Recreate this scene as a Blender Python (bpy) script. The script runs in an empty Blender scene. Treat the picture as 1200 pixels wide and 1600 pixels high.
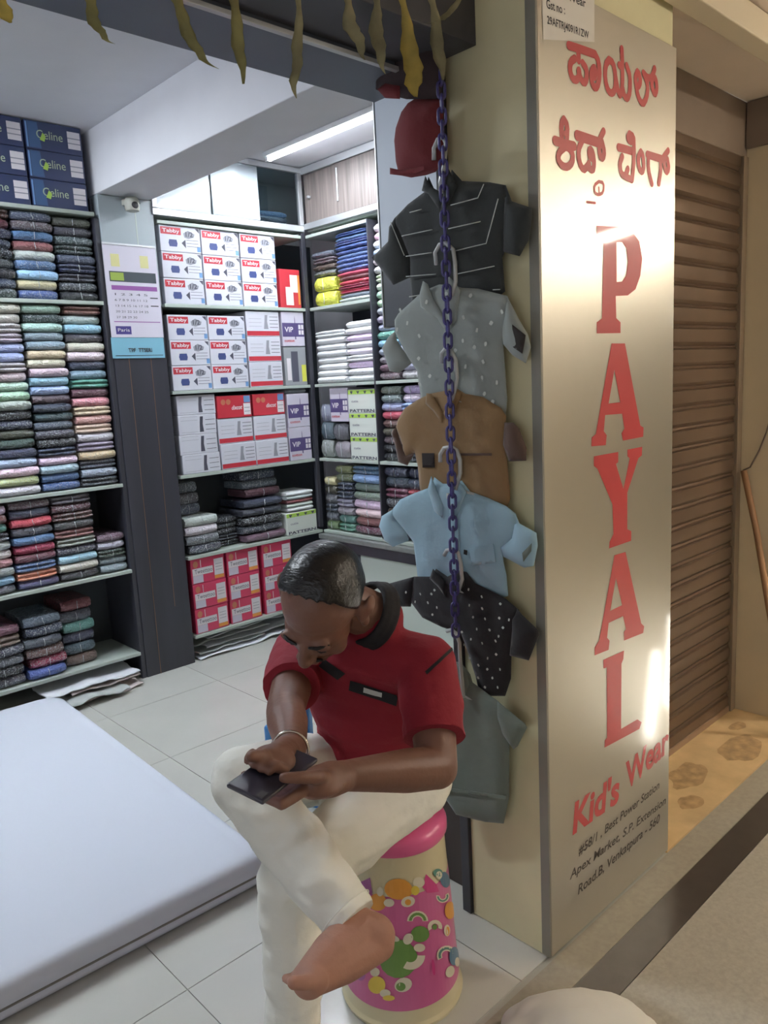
import bpy, bmesh, math, random
import numpy as np
from mathutils import Vector, Matrix, noise
from mathutils.geometry import delaunay_2d_cdt
random.seed(7)
S = bpy.context.scene
COL = S.collection
# ------------------------------------------------------------------ camera
F = 1215.0
CR = np.array([[0.723, 0.149, -0.674], [-0.689, 0.085, -0.720], [-0.050, 0.985, 0.164]])
U_, _, V_ = np.linalg.svd(CR); CR = U_ @ V_
CAMP = np.array([0, 0, 1.5])
cam = bpy.data.cameras.new('camera'); co = bpy.data.objects.new('camera', cam); COL.objects.link(co)
cam.sensor_fit = 'VERTICAL'; cam.sensor_height = 24.0; cam.lens = 24.0 * F / 1600.0
M = Matrix([list(CR[0]) + [0], list(CR[1]) + [0], list(CR[2]) + [1.5], [0, 0, 0, 1]])
co.matrix_world = M; cam.clip_start = 0.05
S.camera = co
# ------------------------------------------------------------------ world, light, exposure
S.view_settings.view_transform = 'Standard'; S.view_settings.look = 'None'
S.view_settings.gamma = 1.0; S.view_settings.use_curve_mapping = False
S.view_settings.exposure = 0.0
W = bpy.data.worlds.new('world'); S.world = W; W.use_nodes = True
W.node_tree.nodes['Background'].inputs[0].default_value = (0.80, 0.84, 0.92, 1)
W.node_tree.nodes['Background'].inputs[1].default_value = 1.2
sun = bpy.data.lights.new('sun', 'SUN'); sun.energy = 500.0; sun.angle = math.radians(0.5); sun.color = (1, .96, .88)
so = bpy.data.objects.new('sun', sun); COL.objects.link(so)
so.rotation_euler = Vector((-.9, .436, -.36)).to_track_quat('-Z', 'Y').to_euler()

TUBE_IN = (0.86, 0.93, 1.0); TUBE_OUT = (1.0, 0.90, 0.75)
P_IN = 26.0; P_IN2 = 50.0; P_OUT = 30.0; P_FILL = 17.0

# ------------------------------------------------------------------ measuring helpers
def ray(px, py): return CR @ np.array([px - 600.0, -(py - 800.0), -F])
def on(px, py, ax, val):
    r = ray(px, py); t = (val - CAMP[ax]) / r[ax]; return Vector(CAMP + t * r)
def at(px, py, d): return Vector(CAMP + ray(px, py) / F * d)
def camdir(x, y, z): return Vector(CR @ np.array([x, y, z])).normalized()

# ------------------------------------------------------------------ materials
MATS = {}
def lin(c): return tuple(((v / 255.0) / 12.92 if v / 255.0 <= .04045 else ((v / 255.0 + .055) / 1.055) ** 2.4) for v in c) + (1,)
def mat(name, rgb=(128, 128, 128), rough=.6, metal=0, coat=0, coat_r=.1, bump=0, bscale=40, vary=0, vscale=6, emit=None, es=0, spec=.5, sheen=0, stretch=None):
    if name in MATS: return MATS[name]
    m = bpy.data.materials.new(name); m.use_nodes = True; nt = m.node_tree; b = nt.nodes['Principled BSDF']
    c = lin(rgb)
    b.inputs['Base Color'].default_value = c; b.inputs['Roughness'].default_value = rough
    b.inputs['Metallic'].default_value = metal; b.inputs['Specular IOR Level'].default_value = spec
    b.inputs['Coat Weight'].default_value = coat; b.inputs['Coat Roughness'].default_value = coat_r
    if sheen: b.inputs['Sheen Weight'].default_value = sheen
    if emit: b.inputs['Emission Color'].default_value = tuple(emit) + (1,); b.inputs['Emission Strength'].default_value = es
    if vary or bump:
        tc = nt.nodes.new('ShaderNodeTexCoord'); mp = nt.nodes.new('ShaderNodeMapping')
        nt.links.new(tc.outputs['Object'], mp.inputs[0])
        if stretch: mp.inputs['Scale'].default_value = stretch
    if vary:
        n = nt.nodes.new('ShaderNodeTexNoise'); n.inputs['Scale'].default_value = vscale; n.inputs['Detail'].default_value = 5
        nt.links.new(mp.outputs[0], n.inputs[0])
        mr = nt.nodes.new('ShaderNodeMapRange'); mr.inputs[1].default_value = .3; mr.inputs[2].default_value = .7
        mr.inputs[3].default_value = 1 - vary; mr.inputs[4].default_value = 1 + vary
        nt.links.new(n.outputs[0], mr.inputs[0])
        mx = nt.nodes.new('ShaderNodeVectorMath'); mx.operation = 'SCALE'; mx.inputs[0].default_value = c[:3]
        nt.links.new(mr.outputs[0], mx.inputs['Scale']); nt.links.new(mx.outputs[0], b.inputs['Base Color'])
    if bump:
        n = nt.nodes.new('ShaderNodeTexNoise'); n.inputs['Scale'].default_value = bscale; n.inputs['Detail'].default_value = 4
        nt.links.new(mp.outputs[0], n.inputs[0])
        bp = nt.nodes.new('ShaderNodeBump'); bp.inputs['Strength'].default_value = bump; bp.inputs['Distance'].default_value = .01
        nt.links.new(n.outputs[0], bp.inputs['Height']); nt.links.new(bp.outputs[0], b.inputs['Normal'])
    MATS[name] = m; return m

def garment_mat(name, plastic):
    """cloth whose colour comes from the object colour; a random third has a print, wrapped ones have a glossy film"""
    m = bpy.data.materials.new(name); m.use_nodes = True; nt = m.node_tree; b = nt.nodes['Principled BSDF']
    L = nt.links.new; N = nt.nodes.new
    oi = N('ShaderNodeObjectInfo'); tc = N('ShaderNodeTexCoord')
    mp = N('ShaderNodeMapping'); mp.inputs['Scale'].default_value = (.16, .27, .06); L(tc.outputs['Object'], mp.inputs[0])
    cx = N('ShaderNodeCombineXYZ'); ml = N('ShaderNodeMath'); ml.operation = 'MULTIPLY'; ml.inputs[1].default_value = 37.0
    ad = N('ShaderNodeVectorMath'); ad.operation = 'ADD'; L(oi.outputs['Random'], ml.inputs[0]); L(ml.outputs[0], cx.inputs[0]); L(mp.outputs[0], ad.inputs[0]); L(cx.outputs[0], ad.inputs[1])
    n1 = N('ShaderNodeTexNoise'); n1.inputs['Scale'].default_value = 150; L(ad.outputs[0], n1.inputs[0])
    r1 = N('ShaderNodeMapRange'); r1.inputs[1].default_value = .54; r1.inputs[2].default_value = .60; r1.inputs[3].default_value = 0; r1.inputs[4].default_value = 1
    L(n1.outputs[0], r1.inputs[0])
    gt = N('ShaderNodeMath'); gt.operation = 'GREATER_THAN'; gt.inputs[1].default_value = .55; L(oi.outputs['Random'], gt.inputs[0])
    mu = N('ShaderNodeMath'); mu.operation = 'MULTIPLY'; L(gt.outputs[0], mu.inputs[0]); L(r1.outputs[0], mu.inputs[1])
    mu2 = N('ShaderNodeMath'); mu2.operation = 'MULTIPLY'; mu2.inputs[1].default_value = .38; L(mu.outputs[0], mu2.inputs[0])
    mix = N('ShaderNodeMix'); mix.data_type = 'RGBA'; mix.inputs[7].default_value = lin((176, 182, 188))
    L(mu2.outputs[0], mix.inputs[0]); L(oi.outputs['Color'], mix.inputs[6])
    L(mix.outputs[2], b.inputs['Base Color'])
    b.inputs['Roughness'].default_value = .75
    n2 = N('ShaderNodeTexNoise'); n2.inputs['Scale'].default_value = 60 if plastic else 40; n2.inputs['Detail'].default_value = 3; n2.inputs['Distortion'].default_value = .8
    L(ad.outputs[0], n2.inputs[0])
    bp = N('ShaderNodeBump'); bp.inputs['Strength'].default_value = 1.0 if plastic else .5; bp.inputs['Distance'].default_value = .012 if plastic else .004
    L(n2.outputs[0], bp.inputs['Height'])
    if plastic:
        b.inputs['Coat Weight'].default_value = 1.0; b.inputs['Coat Roughness'].default_value = .10; b.inputs['Coat IOR'].default_value = 1.75
        L(bp.outputs[0], b.inputs['Coat Normal'])
    L(bp.outputs[0], b.inputs['Normal'])
    MATS[name] = m; return m
GM_W = garment_mat('film_wrapped_cloth', True)
GM_C = garment_mat('folded_cloth', False)

# ------------------------------------------------------------------ object helpers
def link(name, me, parent=None, m=None):
    o = bpy.data.objects.new(name, me); COL.objects.link(o)
    if parent is not None: o.parent = parent
    if m is not None and me is not None and len(me.materials) == 0: me.materials.append(m)
    return o
def tag(o, label=None, cat=None, group=None, kind=None):
    if label: o['label'] = label
    if cat: o['category'] = cat
    if group: o['group'] = group
    if kind: o['kind'] = kind
    return o
def empty(name, loc, rz=0, label=None, cat=None, group=None):
    o = bpy.data.objects.new(name, None); COL.objects.link(o); o.location = loc; o.rotation_euler = (0, 0, rz)
    o.empty_display_size = .05
    return tag(o, label, cat, group)
def me_from(bm, smooth=False):
    me = bpy.data.meshes.new('m'); bm.normal_update(); bm.to_mesh(me); bm.free()
    if smooth:
        for p in me.polygons: p.use_smooth = True
    return me
def shade_auto(me, ang=40):
    for p in me.polygons: p.use_smooth = True
    try: me.set_sharp_from_angle(angle=math.radians(ang))
    except Exception: pass
    return me
def bm_box(bm, lo, hi, bev=0):
    lo = Vector(lo); hi = Vector(hi); c = (lo + hi) / 2; s = hi - lo
    r = bmesh.ops.create_cube(bm, size=1, matrix=Matrix.Translation(c) @ Matrix.Diagonal((abs(s.x), abs(s.y), abs(s.z), 1)))
    if bev:
        es = list({e for v in r['verts'] for e in v.link_edges})
        bmesh.ops.bevel(bm, geom=es, offset=bev, segments=2, affect='EDGES', profile=.5)
def box(name, lo, hi, m, parent=None, bev=0.003):
    """world-space box: its origin sits at the middle of its base"""
    lo = Vector(lo); hi = Vector(hi); org = Vector(((lo.x + hi.x) / 2, (lo.y + hi.y) / 2, min(lo.z, hi.z)))
    bm = bmesh.new(); bm_box(bm, lo - org, hi - org, bev)
    o = link(name, me_from(bm), parent, m)
    o.location = org - (parent_loc(parent) if parent is not None else Vector())
    return o
def parent_loc(p): return Vector(p.location) if p is not None else Vector()
def tube_mesh(pts, rads, n=10, closed=False):
    bm = bmesh.new(); rings = []; pts = [Vector(p) for p in pts]
    if not hasattr(rads, '__len__'): rads = [rads] * len(pts)
    up = None
    for i, p in enumerate(pts):
        if closed: t = (pts[(i + 1) % len(pts)] - pts[i - 1]).normalized()
        else: t = (pts[min(i + 1, len(pts) - 1)] - pts[max(i - 1, 0)]).normalized()
        if up is None:
            up = Vector((0, 0, 1)) if abs(t.z) < .9 else Vector((1, 0, 0))
        a = t.cross(up).normalized(); up = a.cross(t).normalized()
        rings.append([bm.verts.new(p + (a * math.cos(k * 2 * math.pi / n) + up * math.sin(k * 2 * math.pi / n)) * rads[i]) for k in range(n)])
    m_ = len(rings)
    for i in range(m_ if closed else m_ - 1):
        A, B = rings[i], rings[(i + 1) % m_]
        for k in range(n): bm.faces.new((A[k], A[(k + 1) % n], B[(k + 1) % n], B[k]))
    if not closed:
        bm.faces.new(rings[0][::-1]); bm.faces.new(rings[-1])
    bmesh.ops.recalc_face_normals(bm, faces=bm.faces)
    return me_from(bm, True)
def tube(name, pts, r, m, parent=None, n=10, closed=False):
    o = link(name, tube_mesh(pts, r, n, closed), parent, m)
    if parent is not None: o.location = -parent_loc(parent)
    return o
def lathe_mesh(prof, n=40, smooth=True):
    bm = bmesh.new(); R = []
    for r, z in prof: R.append([bm.verts.new((r * math.cos(2 * math.pi * k / n), r * math.sin(2 * math.pi * k / n), z)) for k in range(n)])
    for A, B in zip(R, R[1:]):
        for k in range(n): bm.faces.new((A[k], A[(k + 1) % n], B[(k + 1) % n], B[k]))
    bm.faces.new(R[0][::-1]); bm.faces.new(R[-1]); bmesh.ops.recalc_face_normals(bm, faces=bm.faces)
    return shade_auto(me_from(bm), 50)
def copy_tree(o, parent=None):
    c = o.copy(); COL.objects.link(c)
    if parent is not None: c.parent = parent
    for ch in o.children: copy_tree(ch, c)
    return c
def frame(o, ux, uy, org):
    """put o's local x,y along ux,uy (world) with its origin at org"""
    ux = Vector(ux).normalized(); uz = ux.cross(Vector(uy)).normalized(); uy = uz.cross(ux)
    o.matrix_world = Matrix(((ux.x, uy.x, uz.x, org[0]), (ux.y, uy.y, uz.y, org[1]), (ux.z, uy.z, uz.z, org[2]), (0, 0, 0, 1)))
    return o
_txt = {}
def text_mesh(s, size, ext=.0006, shear=0, bold=0, space=1.0):
    k = (s, size, ext, shear, bold, space)
    if k in _txt: return _txt[k]
    cu = bpy.data.curves.new('t', 'FONT'); cu.body = s; cu.size = size; cu.extrude = ext; cu.shear = shear; cu.offset = bold
    cu.align_x = 'CENTER'; cu.align_y = 'CENTER'; cu.resolution_u = 3; cu.space_character = space
    o = bpy.data.objects.new('t', cu); COL.objects.link(o)
    dg = bpy.context.evaluated_depsgraph_get(); me = bpy.data.meshes.new_from_object(o.evaluated_get(dg))
    bpy.data.objects.remove(o); _txt[k] = me; return me
def poly_mesh(loops, ext=.0006):
    """flat print from 2-D outlines (first = outer, rest = holes), given as local x,y"""
    bm = bmesh.new(); eds = []
    for lp in loops:
        vs = [bm.verts.new((p[0], p[1], ext)) for p in lp]
        for i in range(len(vs)): eds.append(bm.edges.new((vs[i - 1], vs[i])))
    bmesh.ops.triangle_fill(bm, use_beauty=True, use_dissolve=False, edges=eds)
    for f in bm.faces:
        if f.normal.z < 0: f.normal_flip()
    return me_from(bm)

# ================================================================== SETTING
FRONT = 3.81                     # front line of the shelving on the back wall
m_tile = mat('floor_tile', (196, 195, 188), .22, vary=.04, vscale=3, coat=.3, coat_r=.1)
m_grout = mat('grout', (166, 165, 158), .8)
m_ceil = mat('ceiling_paint', (234, 234, 240), .8, vary=.02)
m_beige = mat('beige_wall_paint', (218, 211, 172), .75, vary=.07, vscale=5, bump=.15, bscale=12)
m_warm = mat('corridor_wall_paint', (206, 190, 160), .7, vary=.05, vscale=4)
m_dark = mat('dark_wood_laminate', (56, 56, 64), .38, vary=.18, vscale=8, stretch=(1, 1, .1))
m_cream = mat('cream_laminate', (190, 200, 192), .4)
m_grey = mat('pale_grey_laminate', (196, 204, 216), .5)
m_alu = mat('aluminium_trim', (200, 202, 205), .35, metal=.6)
m_backp = mat('dark_back_panel', (62, 68, 76), .6)

def struct(o, label): return tag(o, label, kind='structure')
# floor of the shop: a bed with single tiles on it
fl = struct(box('floor', (-1.6, 1.055, -.06), (3.4, 4.3, -.004), m_grout, bev=0), 'shop floor of large pale tiles with thin dark joints')
tm = None
xs = [0.793 + .6 * k for k in range(-4, 5)]; ys = [1.069 - .6 + .6 * k for k in range(0, 7)]
for i in range(len(xs) - 1):
    for j in range(len(ys) - 1):
        x0, x1, y0, y1 = xs[i], min(xs[i + 1], 3.4), max(ys[j], 1.057), min(ys[j + 1], 4.3)
        if y1 - y0 < .02 or x1 - x0 < .02 or (x0 > 1.5 and y1 < 1.1): continue
        t = box('tile', (x0 + .0015, y0 + .0015, -.006), (x1 - .0015, y1 - .0015, 0), m_tile, fl, bev=0)
# corridor floor
m_terr = mat('terrazzo', (164, 160, 148), .45, vary=.10, vscale=90, bump=.03, bscale=90)
m_terr2 = mat('terrazzo_strip', (154, 148, 134), .45, vary=.08, vscale=60)
m_black = mat('black_stone_strip', (66, 60, 56), .3, vary=.12, vscale=20)
m_tan = mat('tan_stone', (196, 168, 124), .6, vary=.16, vscale=9)
fc = struct(box('floor_corridor', (-2.5, -2.2, -.06), (12, 1.055, -.006), m_terr, bev=0), 'speckled grey terrazzo floor of the corridor')
box('terrazzo_slab', (-2.5, -2.2, -.006), (12, .868, 0), m_terr, fc, bev=0)
box('border_strip', (-2.5, .966, -.006), (12, 1.053, 0), m_terr2, fc, bev=0)
box('black_strip', (-2.5, .870, -.006), (12, .964, 0), m_black, fc, bev=0)
# tan landing in front of the shutter, with stains
ld = struct(box('floor_landing', (2.135, 1.057, -.06), (3.31, 1.40, .004), m_tan, bev=.002), 'stained tan stone sill in front of the shutter')
m_stain = mat('dust_stain', (168, 140, 100), .8, vary=.3, vscale=30)
for (cx, cy, rr, sq) in ((2.62, 1.22, .11, .5), (2.95, 1.16, .13, .5), (2.45, 1.13, .05, .7), (3.14, 1.25, .045, .6)):
    pts = []
    for k in range(22):
        a = 2 * math.pi * k / 22; q = rr * 1.25 * (.85 + .3 * noise.noise(Vector((cx * 9 + math.cos(a) * 1.3, cy * 9, math.sin(a) * 1.3))))
        pts.append((cx + q * math.cos(a), cy + q * sq * math.sin(a)))
    o = link('stain', poly_mesh([pts], 0), ld, m_stain); o.location = Vector((0, 0, .0044 + cx * .0003)) - ld.location
# walls of the shop
struct(box('wall_back', (-1.6, 4.20, 0), (3.5, 4.3, 2.8), m_ceil, bev=0), 'back wall of the shop behind the shelving')
struct(box('wall_left', (-1.7, 1.06, 0), (-1.6, 4.3, 2.8), m_ceil, bev=0), 'left wall of the shop, out of view')
struct(box('wall_right', (3.40, 1.60, 0), (3.5, 4.2, 2.8), m_ceil, bev=0), 'right wall of the shop behind the side shelving')
struct(box('ceiling', (-1.6, 1.595, 2.77), (3.5, 4.3, 2.85), m_ceil, bev=0), 'white painted shop ceiling')
struct(box('trim_beam', (1.77, 1.60, 2.475), (2.05, 4.2, 2.77), m_ceil, bev=.004), 'white painted beam running back above the dark column')
# mark on the ceiling
# the wide wall pillar between the shop and the shuttered shop next door
pil = struct(box('wall_pillar', (1.505, 1.062, 0), (2.13, 1.32, 2.9), m_beige, bev=.004), 'cream painted pillar between the two shops')
# door header of the shop
m_head = mat('header_grey_board', (88, 94, 108), .5, vary=.06)
m_hood = mat('shutter_hood_dark', (66, 66, 72), .6, vary=.1)
hd = struct(box('trim_header', (-1.7, 1.40, 2.23), (1.53, 1.59, 2.85), m_head, bev=.002), 'grey boxed header over the shop opening')
struct(box('trim_hood', (-1.7, 1.22, 2.245), (1.504, 1.398, 2.9), m_hood, bev=.002), 'dark rolling shutter hood above the shop opening')
box('edge_bead', (-1.7, 1.388, 2.224), (1.50, 1.402, 2.234), m_alu, hd, bev=.001)
# jamb rails of the opening
struct(box('trim_jamb', (1.497, 1.322, 0), (1.535, 1.352, 2.23), m_hood, bev=.002), 'dark brown shutter rail on the pillar edge')
m_brown = mat('dark_brown_board', (62, 50, 46), .5, vary=.12, vscale=10, stretch=(1, 1, .15))
tag(box('side_panel', (1.575, 1.40, 0), (1.60, 1.78, .72), m_brown, bev=.002), 'dark brown board standing on the floor behind the pillar', 'panel')
# board hanging from the ceiling
hb = empty('hanging_board', (1.96, 1.81, 1.69), 0, 'grey hanging partition board behind the striped shirt, darker at its foot', 'board')
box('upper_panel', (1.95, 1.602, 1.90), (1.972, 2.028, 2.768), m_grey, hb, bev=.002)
box('lower_panel', (1.95, 1.602, 1.69), (1.972, 2.028, 1.898), mat('dark_grey_panel', (70, 72, 76), .4), hb, bev=.002)  # lower part in a darker grey than the upper
box('edge_strip', (1.946, 2.0285, 1.688), (1.976, 2.034, 2.768), m_alu, hb, bev=.001)

# ---- corridor shell
struct(box('ceiling_corridor', (-2.5, -2.3, 2.503), (12, 1.34, 2.62), mat('corridor_ceiling_paint', (222, 206, 190), .7, vary=.03), bev=0), 'warm lit corridor ceiling')
struct(box('wall_lintel', (2.13, 1.34, 2.30), (3.42, 1.5, 2.503), mat('lintel_shade_tone', (128, 112, 98), .7, vary=.06), bev=.003), 'shaded brown lintel above the rolling shutter')  # shade under the ceiling is put into this brown colour
struct(box('wall_side', (3.31, 1.12, 0), (3.42, 1.5, 2.503), m_warm, bev=.002), 'beige side wall right of the rolling shutter')
struct(box('trim_band', (3.285, 1.13, 2.33), (3.308, 1.335, 2.50), MATS['lintel_shade_tone'], bev=.002), 'shaded beam band at the top of the side wall')  # same shade-darkened colour as the lintel
struct(box('wall_neighbour', (3.42, 1.12, 0), (12, 1.25, 2.503), m_warm, bev=0), 'beige wall of the next shop, out of view')
struct(box('trim_ceiling', (1.50, .98, 2.42), (3.30, 1.045, 2.50), mat('cream_trim', (216, 202, 176), .6), bev=.004), 'cream trim along the ceiling above the sign')
# unseen wall added to block the sun, its slots shaped for floor streaks
m_out = mat('unseen_wall_paint', (188, 180, 166), .8)
ow = struct(box('wall_sun_mask', (-2.5, -2.22, 0), (8.62, -2.2, 2.503), m_out, bev=0), 'added unseen corridor wall with slots shaping the sun, behind the camera')
for a, b, z0, z1 in ((8.75, 8.79, 0, 2.503), (8.92, 12, 0, 2.503), (8.62, 8.75, 0, 1.95), (8.62, 8.75, 2.37, 2.503), (8.79, 8.92, 0, 1.76), (8.79, 8.92, 2.28, 2.503)):
    box('mask_piece', (a, -2.22, z0), (b, -2.2, z1), m_out, ow, bev=0)
struct(box('wall_end', (12, -2.3, 0), (12.1, 1.3, 2.503), m_out, bev=0), 'far end wall of the corridor, out of view')

struct(box('wall_sun_stop_back', (2.135, 1.52, 0), (3.5, 1.598, 2.85), m_out, bev=0), 'added unseen wall blocking stray sun behind the rolling shutter')  # added to stop sun leaking in between the shops
struct(box('ceiling_sun_stop', (-2.6, -2.4, 2.86), (12.2, 4.4, 2.95), m_out, bev=0), 'added unseen slab blocking stray sun above both shops')  # unseen cover added to keep the sun out from above
struct(box('wall_sun_stop_edge', (-2.6, -2.4, 2.51), (12.2, -2.31, 2.859), m_out, bev=0), 'added unseen strip blocking stray sun along the slab edge')  # added to close the gap over the corridor ceiling against sun
struct(box('wall_sun_stop_side', (3.51, 1.26, 0), (12.2, 1.34, 2.859), m_out, bev=0), 'added unseen wall blocking stray sun above the next shops')  # added to shut out sun passing over the neighbouring wall
# ---- rolling shutter of the neighbour
m_shut = mat('shutter_metal', (166, 142, 122), .30, metal=.55, vary=.06, vscale=5, coat=.4, coat_r=.10)
sh = struct(empty('door_1', (2.72, 1.36, 0)), 'brown metal rolling shutter, closed, right of the sign')
def slat_mesh(w, hgt):
    bm = bmesh.new(); prof = [(0, 0), (-.011, .012), (-.013, .5 * hgt), (-.011, hgt * .78), (-.003, hgt * .82), (-.007, hgt * .90), (-.003, hgt * .985), (0, hgt)]
    a = [bm.verts.new((-w / 2, y, z)) for y, z in prof]; b = [bm.verts.new((w / 2, y, z)) for y, z in prof]
    for i in range(len(prof) - 1): bm.faces.new((a[i], b[i], b[i + 1], a[i + 1]))
    bmesh.ops.solidify(bm, geom=bm.faces[:], thickness=.001)
    return shade_auto(me_from(bm), 35)
sm = slat_mesh(1.15, .074); sm.materials.append(m_shut)
for k in range(31):
    o = link('slat', sm, sh); o.location = (0, -.006, .015 + .0745 * k)
box('bottom_bar', (2.14, 1.338, .001), (3.29, 1.362, .03), m_shut, sh)
box('guide_rail', (3.262, 1.33, 0.005), (3.305, 1.375, 2.3), mat('rail_metal', (140, 124, 106), .5, metal=.4), sh, bev=.002)

# ================================================================== SIGN
m_sign = mat('sign_sheet_metal', (200, 195, 182), .36, metal=.88, coat=.6, coat_r=.05, vary=.03, vscale=3)
m_signedge = mat('sign_edge_metal', (140, 138, 128), .5, metal=.15, vary=.06)
m_red = mat('sign_red_print', (186, 56, 60), .45, coat=.55, coat_r=.06)
m_blk = mat('sign_black_print', (74, 66, 60), .5)
sg = empty('shop_sign', (1.82, 1.058, .008), 0, 'tall brushed metal shop sign with red lettering on the pillar', 'sign')
SY = 1.055
sheet = box('panel', (1.507, SY, .008), (2.136, 1.061, 2.335), m_sign, sg, bev=.001)
box('edge_return', (1.4995, SY, .008), (1.5065, 1.082, 2.88), m_signedge, sg, bev=.001)
box('top_panel', (1.507, SY, 2.3355), (1.73, 1.061, 2.497), m_sign, sg, bev=.001)
def s2(px, py):
    v = on(px, py, 1, SY - .0007); return (v.x - sg.location.x, v.z - sg.location.z)
def print_on_sign(name, loops, m):
    me = poly_mesh([[s2(*p) for p in lp] for lp in loops], 0)
    o = link(name, me, sg, m)
    # local x,y,z -> world x, z, -y
    o.matrix_local = Matrix(((1, 0, 0, 0), (0, 0, -1, SY - .0007 - sg.location.y), (0, 1, 0, 0), (0, 0, 0, 1)))
    return o
A6 = lambda L: [(840 + x / 3.3333, 320 + y / 3.3333) for x, y in L]
A7 = lambda L: [(840 + x / 3.3333, 800 + y / 3.3333) for x, y in L]
print_on_sign('letter', [A6([(307,108),(430,115),(490,135),(530,190),(545,280),(535,370),(510,440),(470,472),(407,475),(410,590),(432,612),(432,668),(308,670),(308,612),(335,592),(343,200),(325,172),(307,165)]),
                         A6([(412,195),(440,195),(462,225),(470,300),(460,370),(440,400),(412,402)])], m_red)
print_on_sign('letter', [A6([(385,722),(455,722),(535,1150),(552,1160),(550,1208),(445,1228),(437,1190),(452,1165),(440,1088),(352,1095),(345,1180),(360,1200),(355,1252),(280,1258),(282,1212),(303,1195)]),
                         A6([(400,860),(430,1028),(370,1035)])], m_red)
print_on_sign('letter', [A6([(293,1310),(420,1287),(420,1340),(408,1350),(447,1480),(480,1320),(468,1310),(468,1275),(545,1260),(543,1305),(525,1320),(467,1500),(467,1690),(488,1700),(487,1750),(372,1790),(375,1755),(395,1715),(390,1560),(312,1375),(293,1360)])], m_red)
print_on_sign('letter', [A7([(400,225),(458,208),(540,580),(555,595),(550,630),(450,670),(450,625),(460,610),(445,542),(370,578),(362,655),(375,670),(370,718),(297,747),(298,705),(320,670)]),
                         A7([(408,345),(440,485),(378,515)])], m_red)
print_on_sign('letter', [A7([(343,770),(450,722),(447,765),(437,790),(435,1130),(520,1080),(542,1095),(530,1130),(348,1228),(350,1190),(362,1175),(360,810),(343,815)])], m_red)
# brush-drawn glyphs: each stroke a ribbon with round ends
RZ = [0.0]
def ribbon(bm, P, w):
    P = [Vector(p) for p in P]
    if len(P) > 2:      # smooth
        Q = [P[0]]
        for i in range(1, len(P) - 1): Q += [P[i] * .75 + P[i - 1] * .25, P[i] * .75 + P[i + 1] * .25]
        P = Q + [P[-1]]
    L, R_ = [], []
    for i, p in enumerate(P):
        t = (P[min(i + 1, len(P) - 1)] - P[max(i - 1, 0)]).normalized(); n = Vector((-t.y, t.x)) * w / 2
        L.append(bm.verts.new((*(p + n), 0))); R_.append(bm.verts.new((*(p - n), 0)))
    for v in L + R_: bm.verts.remove(v)
    for i in range(len(P) - 1):
        RZ[0] += 4e-6; d = (P[i + 1] - P[i]); t = d.normalized() if d.length else Vector((1, 0)); n = Vector((-t.y, t.x)) * w / 2; z = RZ[0]
        q = [P[i] + n, P[i] - n, P[i + 1] - n, P[i + 1] + n]
        bm.faces.new([bm.verts.new((p.x, p.y, z)) for p in q])
    for p in P:
        RZ[0] += 4e-6
        bm.faces.new([bm.verts.new((p.x + w / 2 * math.cos(a * math.pi / 6), p.y + w / 2 * math.sin(a * math.pi / 6), RZ[0])) for a in range(12)])
def glyph(strokes):
    bm = bmesh.new(); RZ[0] = 0.0
    for w, pts in strokes:
        ribbon(bm, [s2(870 + x / 5.333, 40 + y / 5.333) for x, y in pts], w)
    for f in bm.faces:
        if f.normal.z < 0: f.normal_flip()
    bm.normal_update()
    for f in bm.faces:
        if f.normal.z < 0: f.normal_flip()
    o = link('glyph', me_from(bm), sg, m_red)
    o.matrix_local = Matrix(((1, 0, 0, 0), (0, 0, -1, SY - .0008 - sg.location.y), (0, 1, 0, 0), (0, 0, 0, 1)))
g = .0175
glyph([(.019, [(100,165),(210,200),(320,240)]), (g, [(180,230),(182,290)]), (g, [(150,275),(115,300),(108,370),(130,445),(165,455),(185,425),(182,375)]),
       (g, [(185,375),(192,430),(228,485),(250,445),(248,360),(215,312)]), (g, [(320,240),(350,300),(358,420),(338,515),(308,515),(288,460),(288,380),(312,345),(325,385),(315,430)])])
glyph([(g, [(435,285),(405,330),(402,450),(430,550),(465,568),(490,520),(488,400),(470,310),(435,285)]), (g, [(490,430),(508,540),(530,590),(548,500),(545,300),(541,195)]),
       (g, [(582,335),(610,420),(610,550),(590,612),(562,590),(548,520)]), (g, [(520,330),(545,350)])])
glyph([(g, [(672,385),(655,430),(660,500),(682,508),(697,470),(690,410),(672,385)]), (g, [(658,470),(675,590),(715,662),(750,600),(760,500),(735,425),(722,395)]),
       (g, [(722,395),(760,440),(795,430),(815,360)]), (g, [(800,430),(788,500),(815,582),(835,530),(825,440),(800,430)])])
glyph([(g, [(60,782),(38,820),(42,930)]), (g, [(60,782),(88,830),(84,935)]), (.012, [(42,890),(85,905)]), (.021, [(-15,958),(65,985),(145,1005)]),
       (g, [(70,1010),(18,1055),(10,1120),(48,1172),(92,1180),(130,1140),(135,1070),(100,1020),(70,1010)])])
glyph([(.024, [(170,915),(260,945),(350,975)]), (g, [(210,960),(180,1030),(185,1130),(220,1208),(255,1172),(268,1150)]), (g, [(255,1172),(300,1212),(312,1150),(302,1060),(276,1022),(268,1080),(292,1108)]),
       (g, [(345,975),(390,880)]), (g, [(370,925),(352,1000),(358,1090),(385,1108),(396,1050),(375,965)])])
glyph([(.008, [(350,1300),(312,1330),(315,1395),(350,1412),(388,1390),(392,1310),(350,1300)]), (.006, [(350,1350),(352,1390)]), (.006, [(250,1470),(320,1478)])])
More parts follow.
